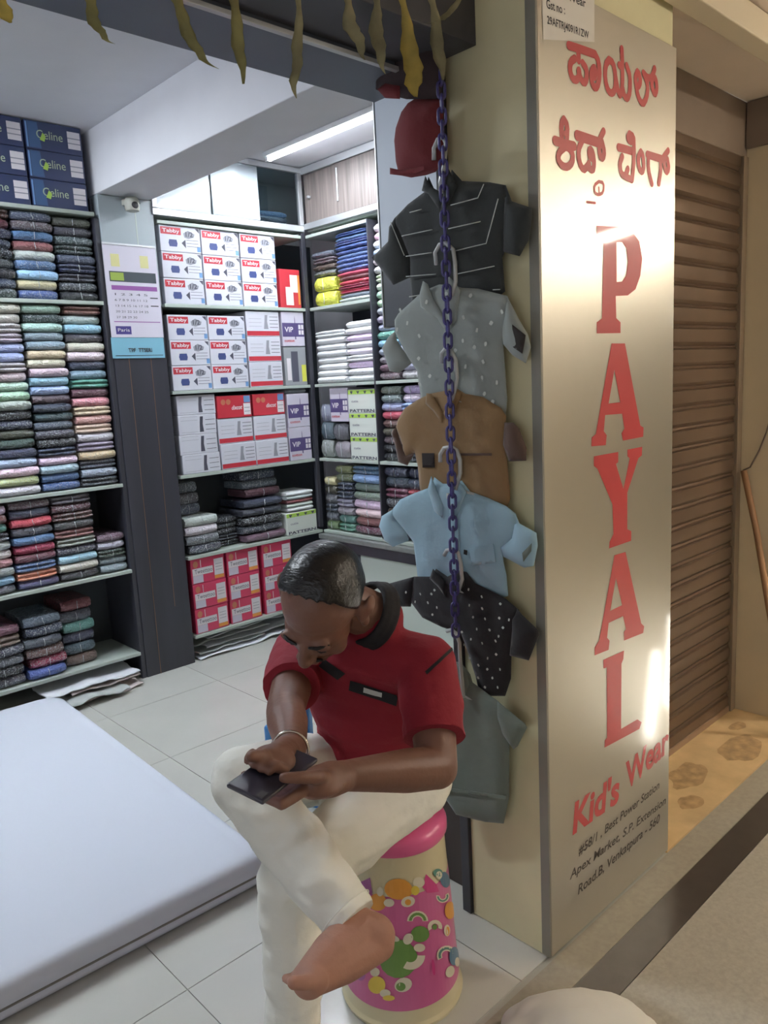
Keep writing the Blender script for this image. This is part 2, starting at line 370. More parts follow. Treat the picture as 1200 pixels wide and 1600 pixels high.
glyph([(.02, [(515,1015),(575,1030),(630,1048)]), (g, [(605,902),(588,945),(625,975),(640,925),(605,902)]), (g, [(640,940),(645,1100),(628,1280)]), (g, [(545,1090),(524,1150),(535,1235),(570,1258),(592,1195)]), (g, [(570,1258),(625,1285)]),
       (g, [(700,1052),(676,1100),(685,1195),(712,1225),(726,1170),(718,1080),(700,1052)])])
glyph([(.02, [(755,1075),(820,1095),(885,1115)]), (g, [(762,1085),(762,1200),(792,1318)]), (g, [(865,1110),(868,1200),(850,1315)]), (g, [(880,1110),(928,1042)]), (g, [(903,1085),(893,1150),(910,1228),(935,1195),(922,1115)])])
def text_on(parent, name, s, A, B, ht, m, n, shear=0, bold=0, lift=.0006, sp=1.0):
    """lettering from world point A (left end of the base line) to B (right end), capital height ht, facing n"""
    A = Vector(A); B = Vector(B); n = Vector(n).normalized()
    me = text_mesh(s, 1.0, .0, shear, bold, sp); xs_ = [v.co.x for v in me.vertices]; ys_ = [v.co.y for v in me.vertices]
    w = max(xs_) - min(xs_); y0 = -.36
    ux = (B - A).normalized(); uy = n.cross(ux).normalized()
    sx = (B - A).length / w; sy = ht / .72
    o = link(name, me, parent, None)
    if len(me.materials) == 0: me.materials.append(m)
    o.material_slots[0].link = 'OBJECT'; o.material_slots[0].material = m
    c = (A + B) / 2 + uy * ht / 2 + n * lift
    Mx = Matrix(((ux.x * sx, uy.x * sy, n.x, c.x), (ux.y * sx, uy.y * sy, n.y, c.y), (ux.z * sx, uy.z * sy, n.z, c.z), (0, 0, 0, 1)))
    pw = parent.matrix_world if parent.parent is None else None
    bpy.context.view_layer.update()
    o.matrix_parent_inverse = Matrix.Identity(4)
    o.matrix_basis = parent.matrix_world.inverted() @ Mx
    return o
SN = (0, -1, 0)
def sw(px, py): return on(px, py, 1, SY)
text_on(sg, 'lettering', "Kid's", sw(893, 1308), sw(966, 1255), .085, m_red, SN, shear=.12, bold=.035)
text_on(sg, 'lettering', "Wear", sw(978, 1238), sw(1044, 1176), .085, m_red, SN, shear=.12, bold=.03)
for (s, a, b, hh) in (("#58/1 , Best Power Station", (904, 1338), (1030, 1232), .026), ("Apex Market, S.P. Extension", (890, 1376), (1040, 1256), .026), ("Road.B, Venkatpura - 560", (902, 1400), (1030, 1285), .028)):
    text_on(sg, 'lettering', s, sw(*a), sw(*b), hh, m_blk, SN, shear=.2, bold=.015)
m_paper = mat('paper', (226, 222, 214), .7)
def quad_on_sign(name, P, m, lift):
    me = bpy.data.meshes.new('q'); vs = [sw(*p) + Vector((0, -lift, 0)) - sg.location for p in P]
    me.from_pydata([tuple(v) for v in vs], [], [(0, 1, 2, 3)]); return link(name, me, sg, m)
quad_on_sign('paper_notice', [(848, 62), (928, 66), (928, -70), (845, -70)][::1], m_paper, .0012)
m_ink = mat('ink', (60, 58, 62), .7)
text_on(sg, 'notice_lettering', "Gst no :", sw(853, 14), sw(882, 24), .018, m_ink, SN, bold=.012, lift=.0018)
text_on(sg, 'notice_lettering', "29AFTRJ4091R1ZW", sw(854, 38), sw(919, 62), .016, m_ink, SN, bold=.012, lift=.0018)
text_on(sg, 'notice_lettering', "Kids Wear", sw(862, -8), sw(914, 13), .018, m_ink, SN, bold=.012, lift=.0018)

# ================================================================== LAMPS
def tube_lamp(name, p0, p1, col, power, label, es, drop=.03, wide=.10):
    p0 = Vector(p0); p1 = Vector(p1); c = (p0 + p1) / 2
    t = empty(name, c, 0, label, 'lamp')
    d = (p1 - p0).normalized(); L = (p1 - p0).length; side = d.cross(Vector((0, 0, 1)))
    b = lambda nm, w, z0, z1, m, l: None
    def bx(nm, hw, z0, z1, m, hl, off=0):
        bm = bmesh.new(); bm_box(bm, (-hl + off, -hw, z0), (hl + off, hw, z1), .002); o = link(nm, me_from(bm), t, m)
        o.rotation_euler = (0, 0, math.atan2(d.y, d.x)); return o
    bx('housing', .022, 0, drop - .004, mat('lamp_housing', (225, 225, 225), .5), L / 2)
    m = mat('glow_' + name + label[:4], (255, 255, 255), .5, emit=col, es=es)
    o = link('glass_tube', tube_mesh([(-L / 2 + .03, 0, -.012), (L / 2 - .03, 0, -.012)], .012, 12), t, m); o.rotation_euler = (0, 0, math.atan2(d.y, d.x))
    bx('end_cap', .014, -.024, 0, MATS['lamp_housing'], .014, -L / 2 + .015); bx('end_cap', .014, -.024, 0, MATS['lamp_housing'], .014, L / 2 - .015)
    la = bpy.data.lights.new('tube_light', 'AREA'); la.shape = 'RECTANGLE'; la.size = L * .95; la.size_y = .03; la.energy = power; la.color = col
    lo = bpy.data.objects.new('tube_light', la); COL.objects.link(lo); lo.parent = t; lo.location = (0, 0, -.032); lo.rotation_euler = (0, 0, math.atan2(d.y, d.x))
    return t
tube_lamp('tube_lamp', (2.69, 2.45, 2.742), (2.69, 3.67, 2.742), TUBE_IN, P_IN, 'white fluorescent tube glowing on the ceiling above the side shelves', 26)
tube_lamp('tube_lamp', (.50, 2.75, 2.742), (.50, 3.95, 2.742), TUBE_IN, P_IN2, 'second fluorescent tube on the left ceiling, out of view', 60)
tube_lamp('tube_lamp', (4.27, .0, 2.34), (4.68, -.95, 2.34), TUBE_OUT, P_OUT, 'warm corridor ceiling tube, out of view', 230)
tube_lamp('tube_lamp', (2.5, -.9, 2.34), (3.6, -.9, 2.34), TUBE_OUT, P_FILL, 'nearer warm corridor tube, out of view', 150)  # extra tube added to brighten the corridor, kept clear of the sign's reflection

# ================================================================== SHELVING
ZL = [.15, .602, 1.056, 1.51, 1.965, 2.385]
m_shelf = mat('shelf_edge', (176, 186, 178), .4)
def board(p, x0, x1, y0, y1, z, th=.018, m=m_shelf): return box('shelf', (x0, y0, z - th), (x1, y1, z), m, p, bev=.002)
lu = empty('shelving_unit', (.6, 4.0, .005), 0, 'tall shelving unit left of the dark column, packed with folded garments', 'shelf')
for z in (ZL[0], ZL[1], ZL[2], ZL[4], ZL[5]): board(lu, -.6, 1.745, FRONT, 4.17, z)
box('back_panel', (-.6, 4.172, .005), (1.755, 4.19, 2.76), m_backp, lu, bev=0)
box('side_panel', (1.748, 3.86, .005), (1.764, 4.17, 2.46), m_dark, lu)
ru = empty('shelving_unit', (2.55, 4.0, .005), 0, 'shelving unit right of the dark column stacked with white and red cartons', 'shelf')
for z in ZL: board(ru, 2.075, 3.03, FRONT, 4.17, z, m=m_shelf)
box('back_panel', (2.07, 4.172, .005), (3.36, 4.19, 2.40), m_backp, ru, bev=0)
box('side_panel', (2.062, 3.86, .005), (2.074, 4.17, 2.38), m_dark, ru)
box('corner_post', (3.005, 3.806, .62), (3.036, 3.83, 2.40), m_dark, ru)
SX = 3.03
su = empty('shelving_unit', (3.2, 3.3, .62), 0, 'side shelving unit on the right wall with garments and green heart cartons', 'shelf')
def sboard(z, y0, y1, th=.018): return box('shelf', (SX, y0, z - th), (3.37, y1, z), m_shelf, su, bev=.002)
for z in ZL[2:4]: sboard(z, 2.2, 3.80)
sboard(ZL[4], 3.262, 3.80); sboard(ZL[5], 3.262, 3.80); sboard(ZL[1], 2.2, 3.80)
box('divider', (SX - .004, 3.248, .604), (3.37, 3.260, 2.385), m_dark, su)
box('back_panel', (3.372, 2.2, .62), (3.388, 3.80, 2.40), m_backp, su, bev=0)
box('end_panel', (3.05, 2.18, .604), (3.37, 2.198, 2.40), m_dark, su)
# counter under the side unit
ct = empty('counter', (3.18, 3.0, .004), 0, 'low counter below the side shelves, dark edge above a pale green panel', 'counter')
box('worktop', (2.985, 2.2, .553), (3.37, 3.80, .582), mat('grey_stone_top', (120, 124, 122), .3, vary=.1, vscale=30), ct)
box('fascia', (2.995, 2.2, .49), (3.37, 3.80, .552), m_dark, ct)
box('front_panel', (3.01, 2.2, .004), (3.37, 3.44, .489), m_cream, ct)
box('corner_panel', (3.012, 3.442, .004), (3.37, 3.80, .489), m_dark, ct)
# dark clad column
cl = struct(empty('wall_column', (1.90, 3.9, 0)), 'dark wood clad column with thin gold inlay lines, pale at the top')
box('cladding', (1.768, FRONT, 0), (2.058, 4.19, 1.95), m_dark, cl)
box('pale_panel', (1.768, FRONT, 1.952), (2.058, 4.19, 2.473), mat('pale_column_panel', (168, 178, 184), .35), cl)
box('side_board', (1.742, FRONT + .004, 0), (1.7665, 3.855, 2.36), m_dark, cl)
m_gold = mat('gold_inlay', (128, 100, 80), .4, metal=.4)
for x, z0, z1 in ((1.845, .0, 1.95), (1.965, .35, 1.95)): box('inlay_line', (x, FRONT - .001, z0), (x + .003, FRONT + .001, z1), m_gold, cl, bev=0)
box('inlay_line', (1.955, FRONT - .001, 1.96), (1.961, FRONT + .001, 2.44), m_cream, cl, bev=0)
# upper cabinets
uc = empty('wall_cabinet', (2.55, 3.98, 2.405), 0, 'white sliding door cabinet under the ceiling above the cartons', 'cabinet')
box('bottom_rail', (2.05, 3.80, 2.405), (3.03, 3.83, 2.44), m_alu, uc); box('top_rail', (2.05, 3.80, 2.735), (3.03, 3.83, 2.765), m_alu, uc)
box('base_board', (2.062, 3.832, 2.405), (3.03, 4.17, 2.425), m_shelf, uc)
box('side_stile', (2.052, 3.80, 2.441), (2.078, 3.83, 2.734), m_alu, uc); box('corner_stile', (3.0, 3.80, 2.441), (3.03, 3.83, 2.734), m_alu, uc)
m_door = mat('white_door_laminate', (172, 182, 188), .3, coat=.4)
box('sliding_door', (2.08, 3.815, 2.442), (2.41, 3.822, 2.733), m_door, uc); box('sliding_door', (2.412, 3.806, 2.442), (2.72, 3.813, 2.733), m_door, uc)
m_glass = mat('cabinet_glass', (200, 215, 215), .05); gb = m_glass.node_tree.nodes['Principled BSDF']; gb.inputs['Transmission Weight'].default_value = 1; gb.inputs['IOR'].default_value = 1.1
box('glass_door', (2.70, 3.815, 2.442), (2.998, 3.819, 2.733), m_glass, uc, bev=0)
box('back_board', (2.08, 4.15, 2.426), (3.03, 4.17, 2.735), MATS['pale_grey_laminate'], uc, bev=0)
uc2 = empty('wall_cabinet', (3.2, 3.2, 2.405), 0, 'brown wood grain sliding door cabinet above the side shelves', 'cabinet')
m_grain = mat('grey_brown_wood_grain', (118, 108, 104), .45, vary=.3, vscale=9, stretch=(1, 6, .25))
box('bottom_rail', (3.025, 2.2, 2.415), (3.05, 3.80, 2.45), m_alu, uc2); box('top_rail', (3.025, 2.2, 2.725), (3.05, 3.80, 2.765), m_alu, uc2)
box('sliding_door', (3.04, 3.50, 2.452), (3.047, 3.795, 2.723), m_grain, uc2); box('sliding_door', (3.032, 2.75, 2.452), (3.039, 3.51, 2.723), m_grain, uc2)
box('door_handle', (3.026, 3.478, 2.52), (3.0315, 3.49, 2.70), m_alu, uc2)
box('sliding_door', (3.04, 2.2, 2.452), (3.047, 2.76, 2.723), m_grain, uc2)
box('base_board', (3.051, 2.2, 2.405), (3.37, 3.80, 2.44), m_shelf, uc2)
box('lock_knob', (3.018, 3.735, 2.585), (3.0395, 3.75, 2.60), m_alu, uc2)
# wall behind upper shelf gap
# ================================================================== CARTONS
def flat(parent, name, x0, z0, x1, z1, m, lay=1):
    me = bpy.data.meshes.new('flat'); y = -.0006 * lay
    me.from_pydata([(x0, y, z0), (x1, y, z0), (x1, y, z1), (x0, y, z1)], [], [(0, 1, 2, 3)])
    return link(name, me, parent, m)
def flatpoly(parent, name, pts, m, lay=1):
    me = bpy.data.meshes.new('flat'); y = -.0006 * lay
    me.from_pydata([(x, y, z) for x, z in pts], [], [list(range(len(pts)))]); return link(name, me, parent, m)
def ftext(parent, s, cx, cz, w, h, m, lay=2, bold=.02, name='lettering', shear=0):
    me = text_mesh(s, 1.0, 0, shear, bold); ww = max(v.co.x for v in me.vertices) - min(v.co.x for v in me.vertices); hh = max(v.co.y for v in me.vertices) - min(v.co.y for v in me.vertices)
    o = link(name, me, parent, m); sx, sz = w / ww, h / hh
    o.material_slots[0].link = 'OBJECT'; o.material_slots[0].material = m
    o.matrix_basis = Matrix(((sx, 0, 0, cx), (0, 0, -1, -.0006 * lay), (0, sz, 0, cz), (0, 0, 0, 1))); return o
def lines(parent, x0, x1, zs, t, m, lay=2, name='small_print'):
    me = bpy.data.meshes.new('flat'); V = []; Fc = []; y = -.0006 * lay
    for z in zs:
        k = len(V); V += [(x0, y, z), (x1, y, z), (x1, y, z + t), (x0, y, z + t)]; Fc.append((k, k + 1, k + 2, k + 3))
    me.from_pydata(V, [], Fc); o = link(name, me, parent, m); o['kind'] = 'stuff'; return o
c_white = mat('carton_white', (214, 214, 224), .45, coat=.3, coat_r=.15); c_red = mat('carton_red', (196, 52, 66), .45, coat=.3)
c_navy = mat('carton_navy', (46, 56, 92), .35, coat=.5, coat_r=.15); c_blue = mat('print_blue', (64, 76, 128), .5); c_dk = mat('print_dark', (78, 78, 92), .5)
c_lbl = mat('label_white', (224, 218, 222), .6); c_sky = mat('print_sky', (110, 150, 200), .5); c_pink = mat('carton_crimson', (200, 56, 92), .45, coat=.3)
c_or = mat('print_orange', (220, 150, 70), .5); c_grn = mat('print_lime', (170, 205, 90), .5); c_mid = mat('print_grey', (150, 150, 160), .6)
c_pur = mat('print_purple', (86, 74, 120), .5); c_skin = mat('print_face', (190, 120, 90), .5); c_lav = mat('carton_lavender', (206, 200, 214), .5)
c_yel = mat('print_yellow', (214, 214, 80), .5); c_gry = mat('carton_grey', (150, 152, 156), .5)
def carton(m, w, h, d, name='carton'):
    bm = bmesh.new(); bm_box(bm, (-w / 2, 0, 0), (w / 2, d, h), .003); return link(name, me_from(bm), None, m)
def c_tabby(w=.238, h=.132, d=.30):
    o = carton(c_white, w, h, d)
    flat(o, 'logo_panel', -.47 * w, .66 * h, .02 * w, .93 * h, c_red); ftext(o, 'Tabby', -.225 * w, .795 * h, .42 * w, .19 * h, c_lbl)
    flatpoly(o, 'garment_picture', [(-.28 * w, .2 * h), (-.1 * w, .2 * h), (-.08 * w, .33 * h), (-.1 * w, .47 * h), (-.28 * w, .47 * h), (-.3 * w, .33 * h)], c_blue)
    flatpoly(o, 'diamond_picture', [(.12 * w, .17 * h), (.12 * w, .5 * h), (.02 * w, .36 * h)], c_dk)
    o2 = flatpoly(o, 'badge', [(.1 * w, .58 * h), (.2 * w, .54 * h), (.34 * w, .62 * h), (.36 * w, .74 * h), (.2 * w, .86 * h), (.08 * w, .74 * h)], c_mid)
    ftext(o, '1/2', .21 * w, .7 * h, .18 * w, .2 * h, c_dk, 3)
    lines(o, .14 * w, .44 * w, [.24 * h, .36 * h, .48 * h], .015 * h, c_dk)
    flatpoly(o, 'corner_mark', [(.5 * w * .96, .96 * h), (.38 * w, .96 * h), (.48 * w, .78 * h)], c_dk)
    flat(o, 'corner_patch', .40 * w, .06 * h, .485 * w, .26 * h, c_sky); return o
def c_strip(w=.232, h=.142, d=.30):
    o = carton(c_white, w, h, d)
    flat(o, 'bottom_stripe', -.49 * w, .04 * h, .49 * w, .22 * h, c_red)
    flatpoly(o, 'figure_picture', [(.02 * w, .3 * h), (.16 * w, .3 * h), (.13 * w, .6 * h), (.15 * w, .86 * h), (.07 * w, .86 * h), (.05 * w, .6 * h)], c_mid)
    lines(o, .2 * w, .46 * w, [.36 * h, .5 * h, .64 * h, .78 * h], .02 * h, c_dk); lines(o, -.42 * w, -.04 * w, [.4 * h, .55 * h, .7 * h], .012 * h, c_mid); return o
def c_plain(w=.236, h=.106, d=.28):
    o = carton(c_white, w, h, d)
    flatpoly(o, 'figure_picture', [(.04 * w, .1 * h), (.15 * w, .1 * h), (.13 * w, .5 * h), (.15 * w, .9 * h), (.07 * w, .9 * h), (.05 * w, .5 * h)], c_dk)
    lines(o, .2 * w, .46 * w, [.2 * h, .45 * h, .7 * h], .025 * h, c_dk); lines(o, -.44 * w, -.0 * w, [.12 * h, .72 * h, .9 * h], .012 * h, c_mid); return o
def c_shiny(w=.225, h=.125, d=.30):
    o = carton(c_red, w, h, d)
    for cx in (-.33, -.18): flatpoly(o, 'round_picture', [(w * (cx + .07 * math.cos(a * .6)), h * (.72 + .13 * math.sin(a * .6))) for a in range(10)][::1], c_skin)
    ftext(o, 'dixcot', .05 * w, .45 * h, .32 * w, .2 * h, c_lbl, shear=.3)
    flat(o, 'size_label', .26 * w, .1 * h, .47 * w, .62 * h, c_lbl); lines(o, .28 * w, .45 * w, [.25 * h, .42 * h], .02 * h, c_dk); flat(o, 'corner_patch', .28 * w, .66 * h, .47 * w, .96 * h, c_sky); return o
def c_celine(w=.262, h=.125, d=.30):
    o = carton(c_navy, w, h, d)
    flat(o, 'light_edge', -.49 * w, .05 * h, -.46 * w, .93 * h, c_sky)
    flatpoly(o, 'light_panel', [(-.45 * w, .05 * h), (-.24 * w, .05 * h), (-.28 * w, .95 * h), (-.45 * w, .95 * h)], mat('print_steel_blue', (62, 90, 130), .5))
    ftext(o, 'Celine', -.08 * w, .53 * h, .46 * w, .30 * h, mat('print_pale_green', (176, 190, 160), .5), bold=0)
    flatpoly(o, 'leaf_mark', [(-.26 * w, .35 * h), (-.18 * w, .3 * h), (-.15 * w, .5 * h), (-.2 * w, .62 * h)], c_grn, 3)
    flat(o, 'size_label', .24 * w, .2 * h, .47 * w, .82 * h, c_lbl); lines(o, .24 * w, .47 * w, [.38 * h, .56 * h], .04 * h, c_mid); return o
def c_pinkbox(w=.215, h=.142, d=.30):
    o = carton(c_pink, w, h, d)
    flat(o, 'word_band', -.46 * w, .34 * h, .14 * w, .62 * h, c_lbl); ftext(o, 'Tweettoo', -.14 * w, .48 * h, .52 * w, .17 * h, c_dk, bold=0)
    flat(o, 'corner_panel', -.46 * w, .03 * h, -.16 * w, .335 * h, c_lav); flatpoly(o, 'face_picture', [(w * (-.36 + .075 * math.cos(a * .6)), h * (.78 + .14 * math.sin(a * .6))) for a in range(10)], c_skin)
    flat(o, 'size_label', .18 * w, .2 * h, .46 * w, .86 * h, c_lbl); lines(o, .22 * w, .42 * w, [.4 * h, .52 * h, .64 * h], .02 * h, c_mid)
    flat(o, 'orange_strip', .18 * w, .06 * h, .46 * w, .195 * h, c_or); lines(o, -.22 * w, -.215 * w + .003, [.64 * h], .3 * h, c_lbl); return o
def c_heart(w=.235, h=.136, d=.28):
    o = carton(mat('carton_mint_white', (220, 226, 218), .45, coat=.3), w, h, d)
    flat(o, 'lime_band', -.49 * w, .80 * h, .49 * w, .98 * h, c_grn)
    for cx in (-.36, -.12, .14, .38): flatpoly(o, 'heart_mark', [(w * cx, .80 * h), (w * (cx + .05), .9 * h), (w * (cx + .025), .95 * h), (w * cx, .91 * h), (w * (cx - .025), .95 * h), (w * (cx - .05), .9 * h)], c_dk, 2)
    ftext(o, 'PATTERN', 0, .09 * h, .9 * w, .13 * h, c_dk, 2, bold=.03); ftext(o, 'cutie', -.25 * w, .5 * h, .25 * w, .1 * h, c_mid, 2); return o
def c_purple(w=.165, h=.20, d=.27):
    o = carton(c_lav, w, h, d)
    flat(o, 'purple_band', -.49 * w, .28 * h, .49 * w, .68 * h, c_pur); ftext(o, 'VIP', -.2 * w, .48 * h, .38 * w, .15 * h, c_lbl)
    for ax, az in ((.28, .5), (.41, .5), (.28, .34), (.41, .34)): flat(o, 'white_square', (ax - .05) * w, az * h, (ax + .05) * w, (az + .13) * h, c_lbl, 2)
    ftext(o, 'cotton', -.2 * w, .16 * h, .45 * w, .07 * h, c_red, 2); flatpoly(o, 'rocket_mark', [(.05 * w, .2 * h), (.1 * w, .2 * h), (.09 * w, .8 * h), (.07 * w, .9 * h)], c_pur, 3); return o
JR = random.Random(3)
def put(o, x, y, z, label, group=None, cat='box', rz=0):
    o.location = (x, y, z); o.rotation_euler = (0, 0, rz + JR.uniform(-.008, .008)); return tag(o, label, cat, group)
FY = FRONT + .012
row3 = ['bottom', 'middle', 'top']; col3 = ['leftmost', 'middle', 'rightmost']
proto = None
def nxt(maker, cache={}):
    k = maker.__name__
    if k not in cache: cache[k] = maker(); return cache[k]
    return copy_tree(cache[k])
for r in range(3):
    for c in range(3):
        put(nxt(c_tabby), 2.208 + .245 * c, FY + random.uniform(0, .006), ZL[4] + .001 + .1335 * r, f'white carton with red logo panel, {row3[r]} row, {col3[c]} column, top carton shelf', 'red logo cartons on the top shelf')
for r in range(3):
    for c in range(2):
        put(nxt(c_tabby), 2.208 + .242 * c, FY + random.uniform(0, .006), ZL[3] + .001 + .1335 * r, f'white carton with red logo panel, {row3[r]} row, {["left", "right"][c]} pile, second carton shelf', 'red logo cartons on the second shelf')
    put(nxt(c_strip), 2.695, FY, ZL[3] + .001 + .1435 * r, f'white carton with red bottom stripe, {row3[r]} of the pile on second carton shelf', 'red striped cartons')
o = nxt(c_plain); put(o, 2.218, FY, ZL[2] + .001, 'plain white carton with grey figure, lowest of the leftmost pile', 'plain white cartons')
for r, wd in ((1, 'second from bottom'), (2, 'third from bottom'), (3, 'topmost')):
    put(nxt(c_plain), 2.215 + random.uniform(-.006, .006), FY + .003 * r, ZL[2] + .001 + .107 * r, f'plain white carton with grey figure, {wd} of the leftmost pile', 'plain white cartons')
put(nxt(c_strip), 2.462, FY, ZL[2] + .001, 'white carton with red stripe, bottom of the pile under left red carton', 'red striped cartons')
put(nxt(c_strip), 2.458, FY + .006, ZL[2] + .145, 'white carton with red stripe, directly under the left shiny red carton', 'red striped cartons')
put(nxt(c_shiny), 2.460, FY + .002, ZL[2] + .289, 'shiny red carton with two round pictures, left one of two')
put(nxt(c_strip), 2.698, FY, ZL[2] + .001, 'white carton with red stripe, bottom of the pile under right red carton', 'red striped cartons')
put(nxt(c_strip), 2.698, FY + .004, ZL[2] + .145, 'white carton with red stripe, directly under the right shiny red carton', 'red striped cartons')
put(nxt(c_shiny), 2.698, FY + .002, ZL[2] + .289, 'shiny red carton with two round pictures, right one of two')
put(nxt(c_purple), 2.91, FY, ZL[2] + .001, 'lavender carton with purple band, lower of two beside the white cartons')
put(nxt(c_purple), 2.912, FY, ZL[2] + .203, 'lavender carton with purple band, upper of two beside the white cartons')
put(nxt(c_purple), 2.912, FY, ZL[3] + .232, 'upright lavender carton with purple band on the second carton shelf')
o = carton(c_gry, .165, .225, .27); flat(o, 'yellow_patch', .27 * .165, .02, .078, .12, c_yel); flat(o, 'dark_band', -.03, .02, .02, .20, c_dk); flat(o, 'white_label', -.065, .03, -.035, .16, c_lbl)
put(o, 2.912, FY, ZL[3] + .001, 'grey upright carton with yellow corner patch on the second carton shelf')
o = carton(c_red, .15, .222, .27); flat(o, 'white_label', .0, .09, .055, .19, c_lbl); flat(o, 'figure_picture', -.035, .015, .02, .12, c_lbl); flat(o, 'orange_strip', .056, .02, .07, .19, c_or); 
put(o, 2.91, FY, ZL[4] + .001, 'red upright carton with white labels at the right end of the top carton shelf')
for r in range(3):
    for c in range(3):
        put(nxt(c_pinkbox), 2.20 + .232 * c + (.01 if c == 2 else 0), FY + random.uniform(0, .008), ZL[0] + .001 + .1435 * r, f'crimson carton with white word band, {row3[r]} row, {col3[c]} column, lowest carton shelf', 'crimson cartons on the lowest shelf', rz=random.uniform(-.02, .02))
for r in range(3):
    for c in range(3):
        wd = ['cut-off', 'left', 'right'][c]
        put(nxt(c_celine), 1.05 + .272 * c, FY + random.uniform(0, .004), ZL[5] + .001 + .1265 * r, f'navy carton with pale lettering, {row3[r]} row, {wd} column above the left shelving', 'navy cartons above the left shelving')
put(nxt(c_heart), 2.878, FY, ZL[1] + .001, 'white carton with lime heart band on the lowest dark garment shelf', rz=0)
PR = -math.pi / 2
for r in range(3):
    put(nxt(c_heart), SX + .012, 3.39, ZL[2] + .001 + .1375 * r, f'white carton with lime heart band, {row3[r]} of the pile on the side shelves', 'lime heart cartons', rz=PR)
put(nxt(c_purple), SX + .014, 3.597, ZL[2] + .225, 'lavender carton with purple band lying on grey packets, side shelves', rz=PR)

# ================================================================== FOLDED GARMENTS
def garment_mesh(seed, layers=2, plump=1.0):
    """a folded shirt, unit size: x -.5...5 (width), y 0..1 (depth, front fold at y=0), z 0..1 (thickness)"""
    rnd = random.Random(seed); nx = 9; bm = bmesh.new(); prof = []
    # front face made of the rounded fold edges of the layers
    for k in range(layers):
        z0, z1 = k / layers, (k + 1) / layers; dep = .03 * rnd.random()
        for t in (0.02, .15, .38, .62, .85, .98): prof.append((dep + .07 * (1 - math.sin(math.pi * t)) ** 1.5, z0 + (z1 - z0) * t))
    back = [(.55, 1.0), (1.0, .97), (1.0, .03), (.55, 0.0)]
    prof = prof + back
    rings = []
    for i in range(nx):
        u = i / (nx - 1) * 2 - 1; pin = 1 - .16 * abs(u) ** 5; inset = .035 * abs(u) ** 6
        r = []
        for (y, z) in prof:
            q = noise.noise(Vector((u * 1.7 + seed * 7.1, y * 2, z * 1.5)))
            q2 = noise.noise(Vector((u * 4.1 + seed * 3.3, y * 3, z * 5 + 9)))
            zz = .5 + (z - .5) * pin * (1 + .05 * q) + .05 * q * plump
            r.append(bm.verts.new((u * .5 * (1 + .012 * q2), max(0, y + inset + .018 * q2 * (y < .5)), min(1.0, max(0.0, zz)))))
        rings.append(r)
    n = len(prof)
    for A, B in zip(rings, rings[1:]):
        for k in range(n): bm.faces.new((A[k], B[k], B[(k + 1) % n], A[(k + 1) % n]))
    bm.faces.new(rings[0]); bm.faces.new(rings[-1][::-1]); bmesh.ops.recalc_face_normals(bm, faces=bm.faces)
    return shade_auto(me_from(bm), 60)
GV = [garment_mesh(i, 1 if i != 3 else 2) for i in range(6)] + [garment_mesh(9, 1, 1.6), garment_mesh(10, 1, 1.6)]
for me in GV: me.materials.append(GM_W)
m_fold = mat('clear_film_fold', (205, 210, 216), .15, coat=1)
def fold_mesh(seed):
    r = random.Random(seed); P = [(r.uniform(-.05, .05), -.012, z) for z in (.1, .35, .6, .88)]
    me = tube_mesh([(x, y + .02, z) for x, y, z in P], .011, 5); me.materials.append(m_fold); return me
FV = [fold_mesh(i) for i in range(4)]
CN = {'cream': (222, 218, 190), 'pale yellow': (226, 222, 176), 'pinkish grey': (184, 172, 178), 'lavender blue': (150, 164, 204), 'light grey': (176, 180, 190), 'dusty pink': (204, 176, 186),
 'mint green': (170, 206, 186), 'sage grey': (150, 162, 152), 'black': (28, 30, 38), 'navy': (40, 48, 74), 'dark olive': (64, 64, 52), 'dark green': (46, 66, 62), 'pale blue': (150, 178, 206), 'olive yellow': (176, 172, 116),
 'grey blue': (126, 140, 160), 'beige': (204, 196, 160), 'tan': (196, 184, 146), 'light blue': (132, 168, 216), 'mauve': (98, 78, 88), 'dark teal': (56, 76, 84), 'slate grey': (76, 86, 100), 'charcoal': (56, 58, 70), 'denim blue': (66, 98, 144),
 'rust brown': (134, 78, 76), 'sky blue': (140, 188, 218), 'off-white': (214, 218, 212), 'teal': (84, 140, 138), 'maroon': (92, 44, 62), 'salmon pink': (206, 140, 144), 'brown': (96, 72, 66), 'crimson': (150, 36, 70), 'bright red': (196, 60, 80),
 'orange': (222, 128, 96), 'purple': (70, 66, 116), 'pale pink': (220, 184, 178), 'white': (232, 234, 236), 'grey': (130, 134, 142), 'olive green': (110, 122, 88), 'green grey': (104, 120, 108), 'lime': (180, 220, 60), 'yellow': (240, 206, 56),
 'blue': (60, 84, 150), 'dark grey': (84, 88, 96), 'dark red': (110, 46, 56), 'royal blue': (60, 80, 150), 'lilac grey': (160, 158, 184), 'sea green': (72, 138, 118), 'peach': (226, 200, 180)}
ORD = ['first', 'second', 'third', 'fourth', 'fifth', 'sixth', 'seventh', 'eighth', 'ninth', 'tenth', 'eleventh', 'twelfth', 'thirteenth', 'fourteenth', 'fifteenth', 'sixteenth', 'seventeenth', 'eighteenth', 'nineteenth', 'twentieth', 'twenty-first', 'twenty-second']
LOOK = {}
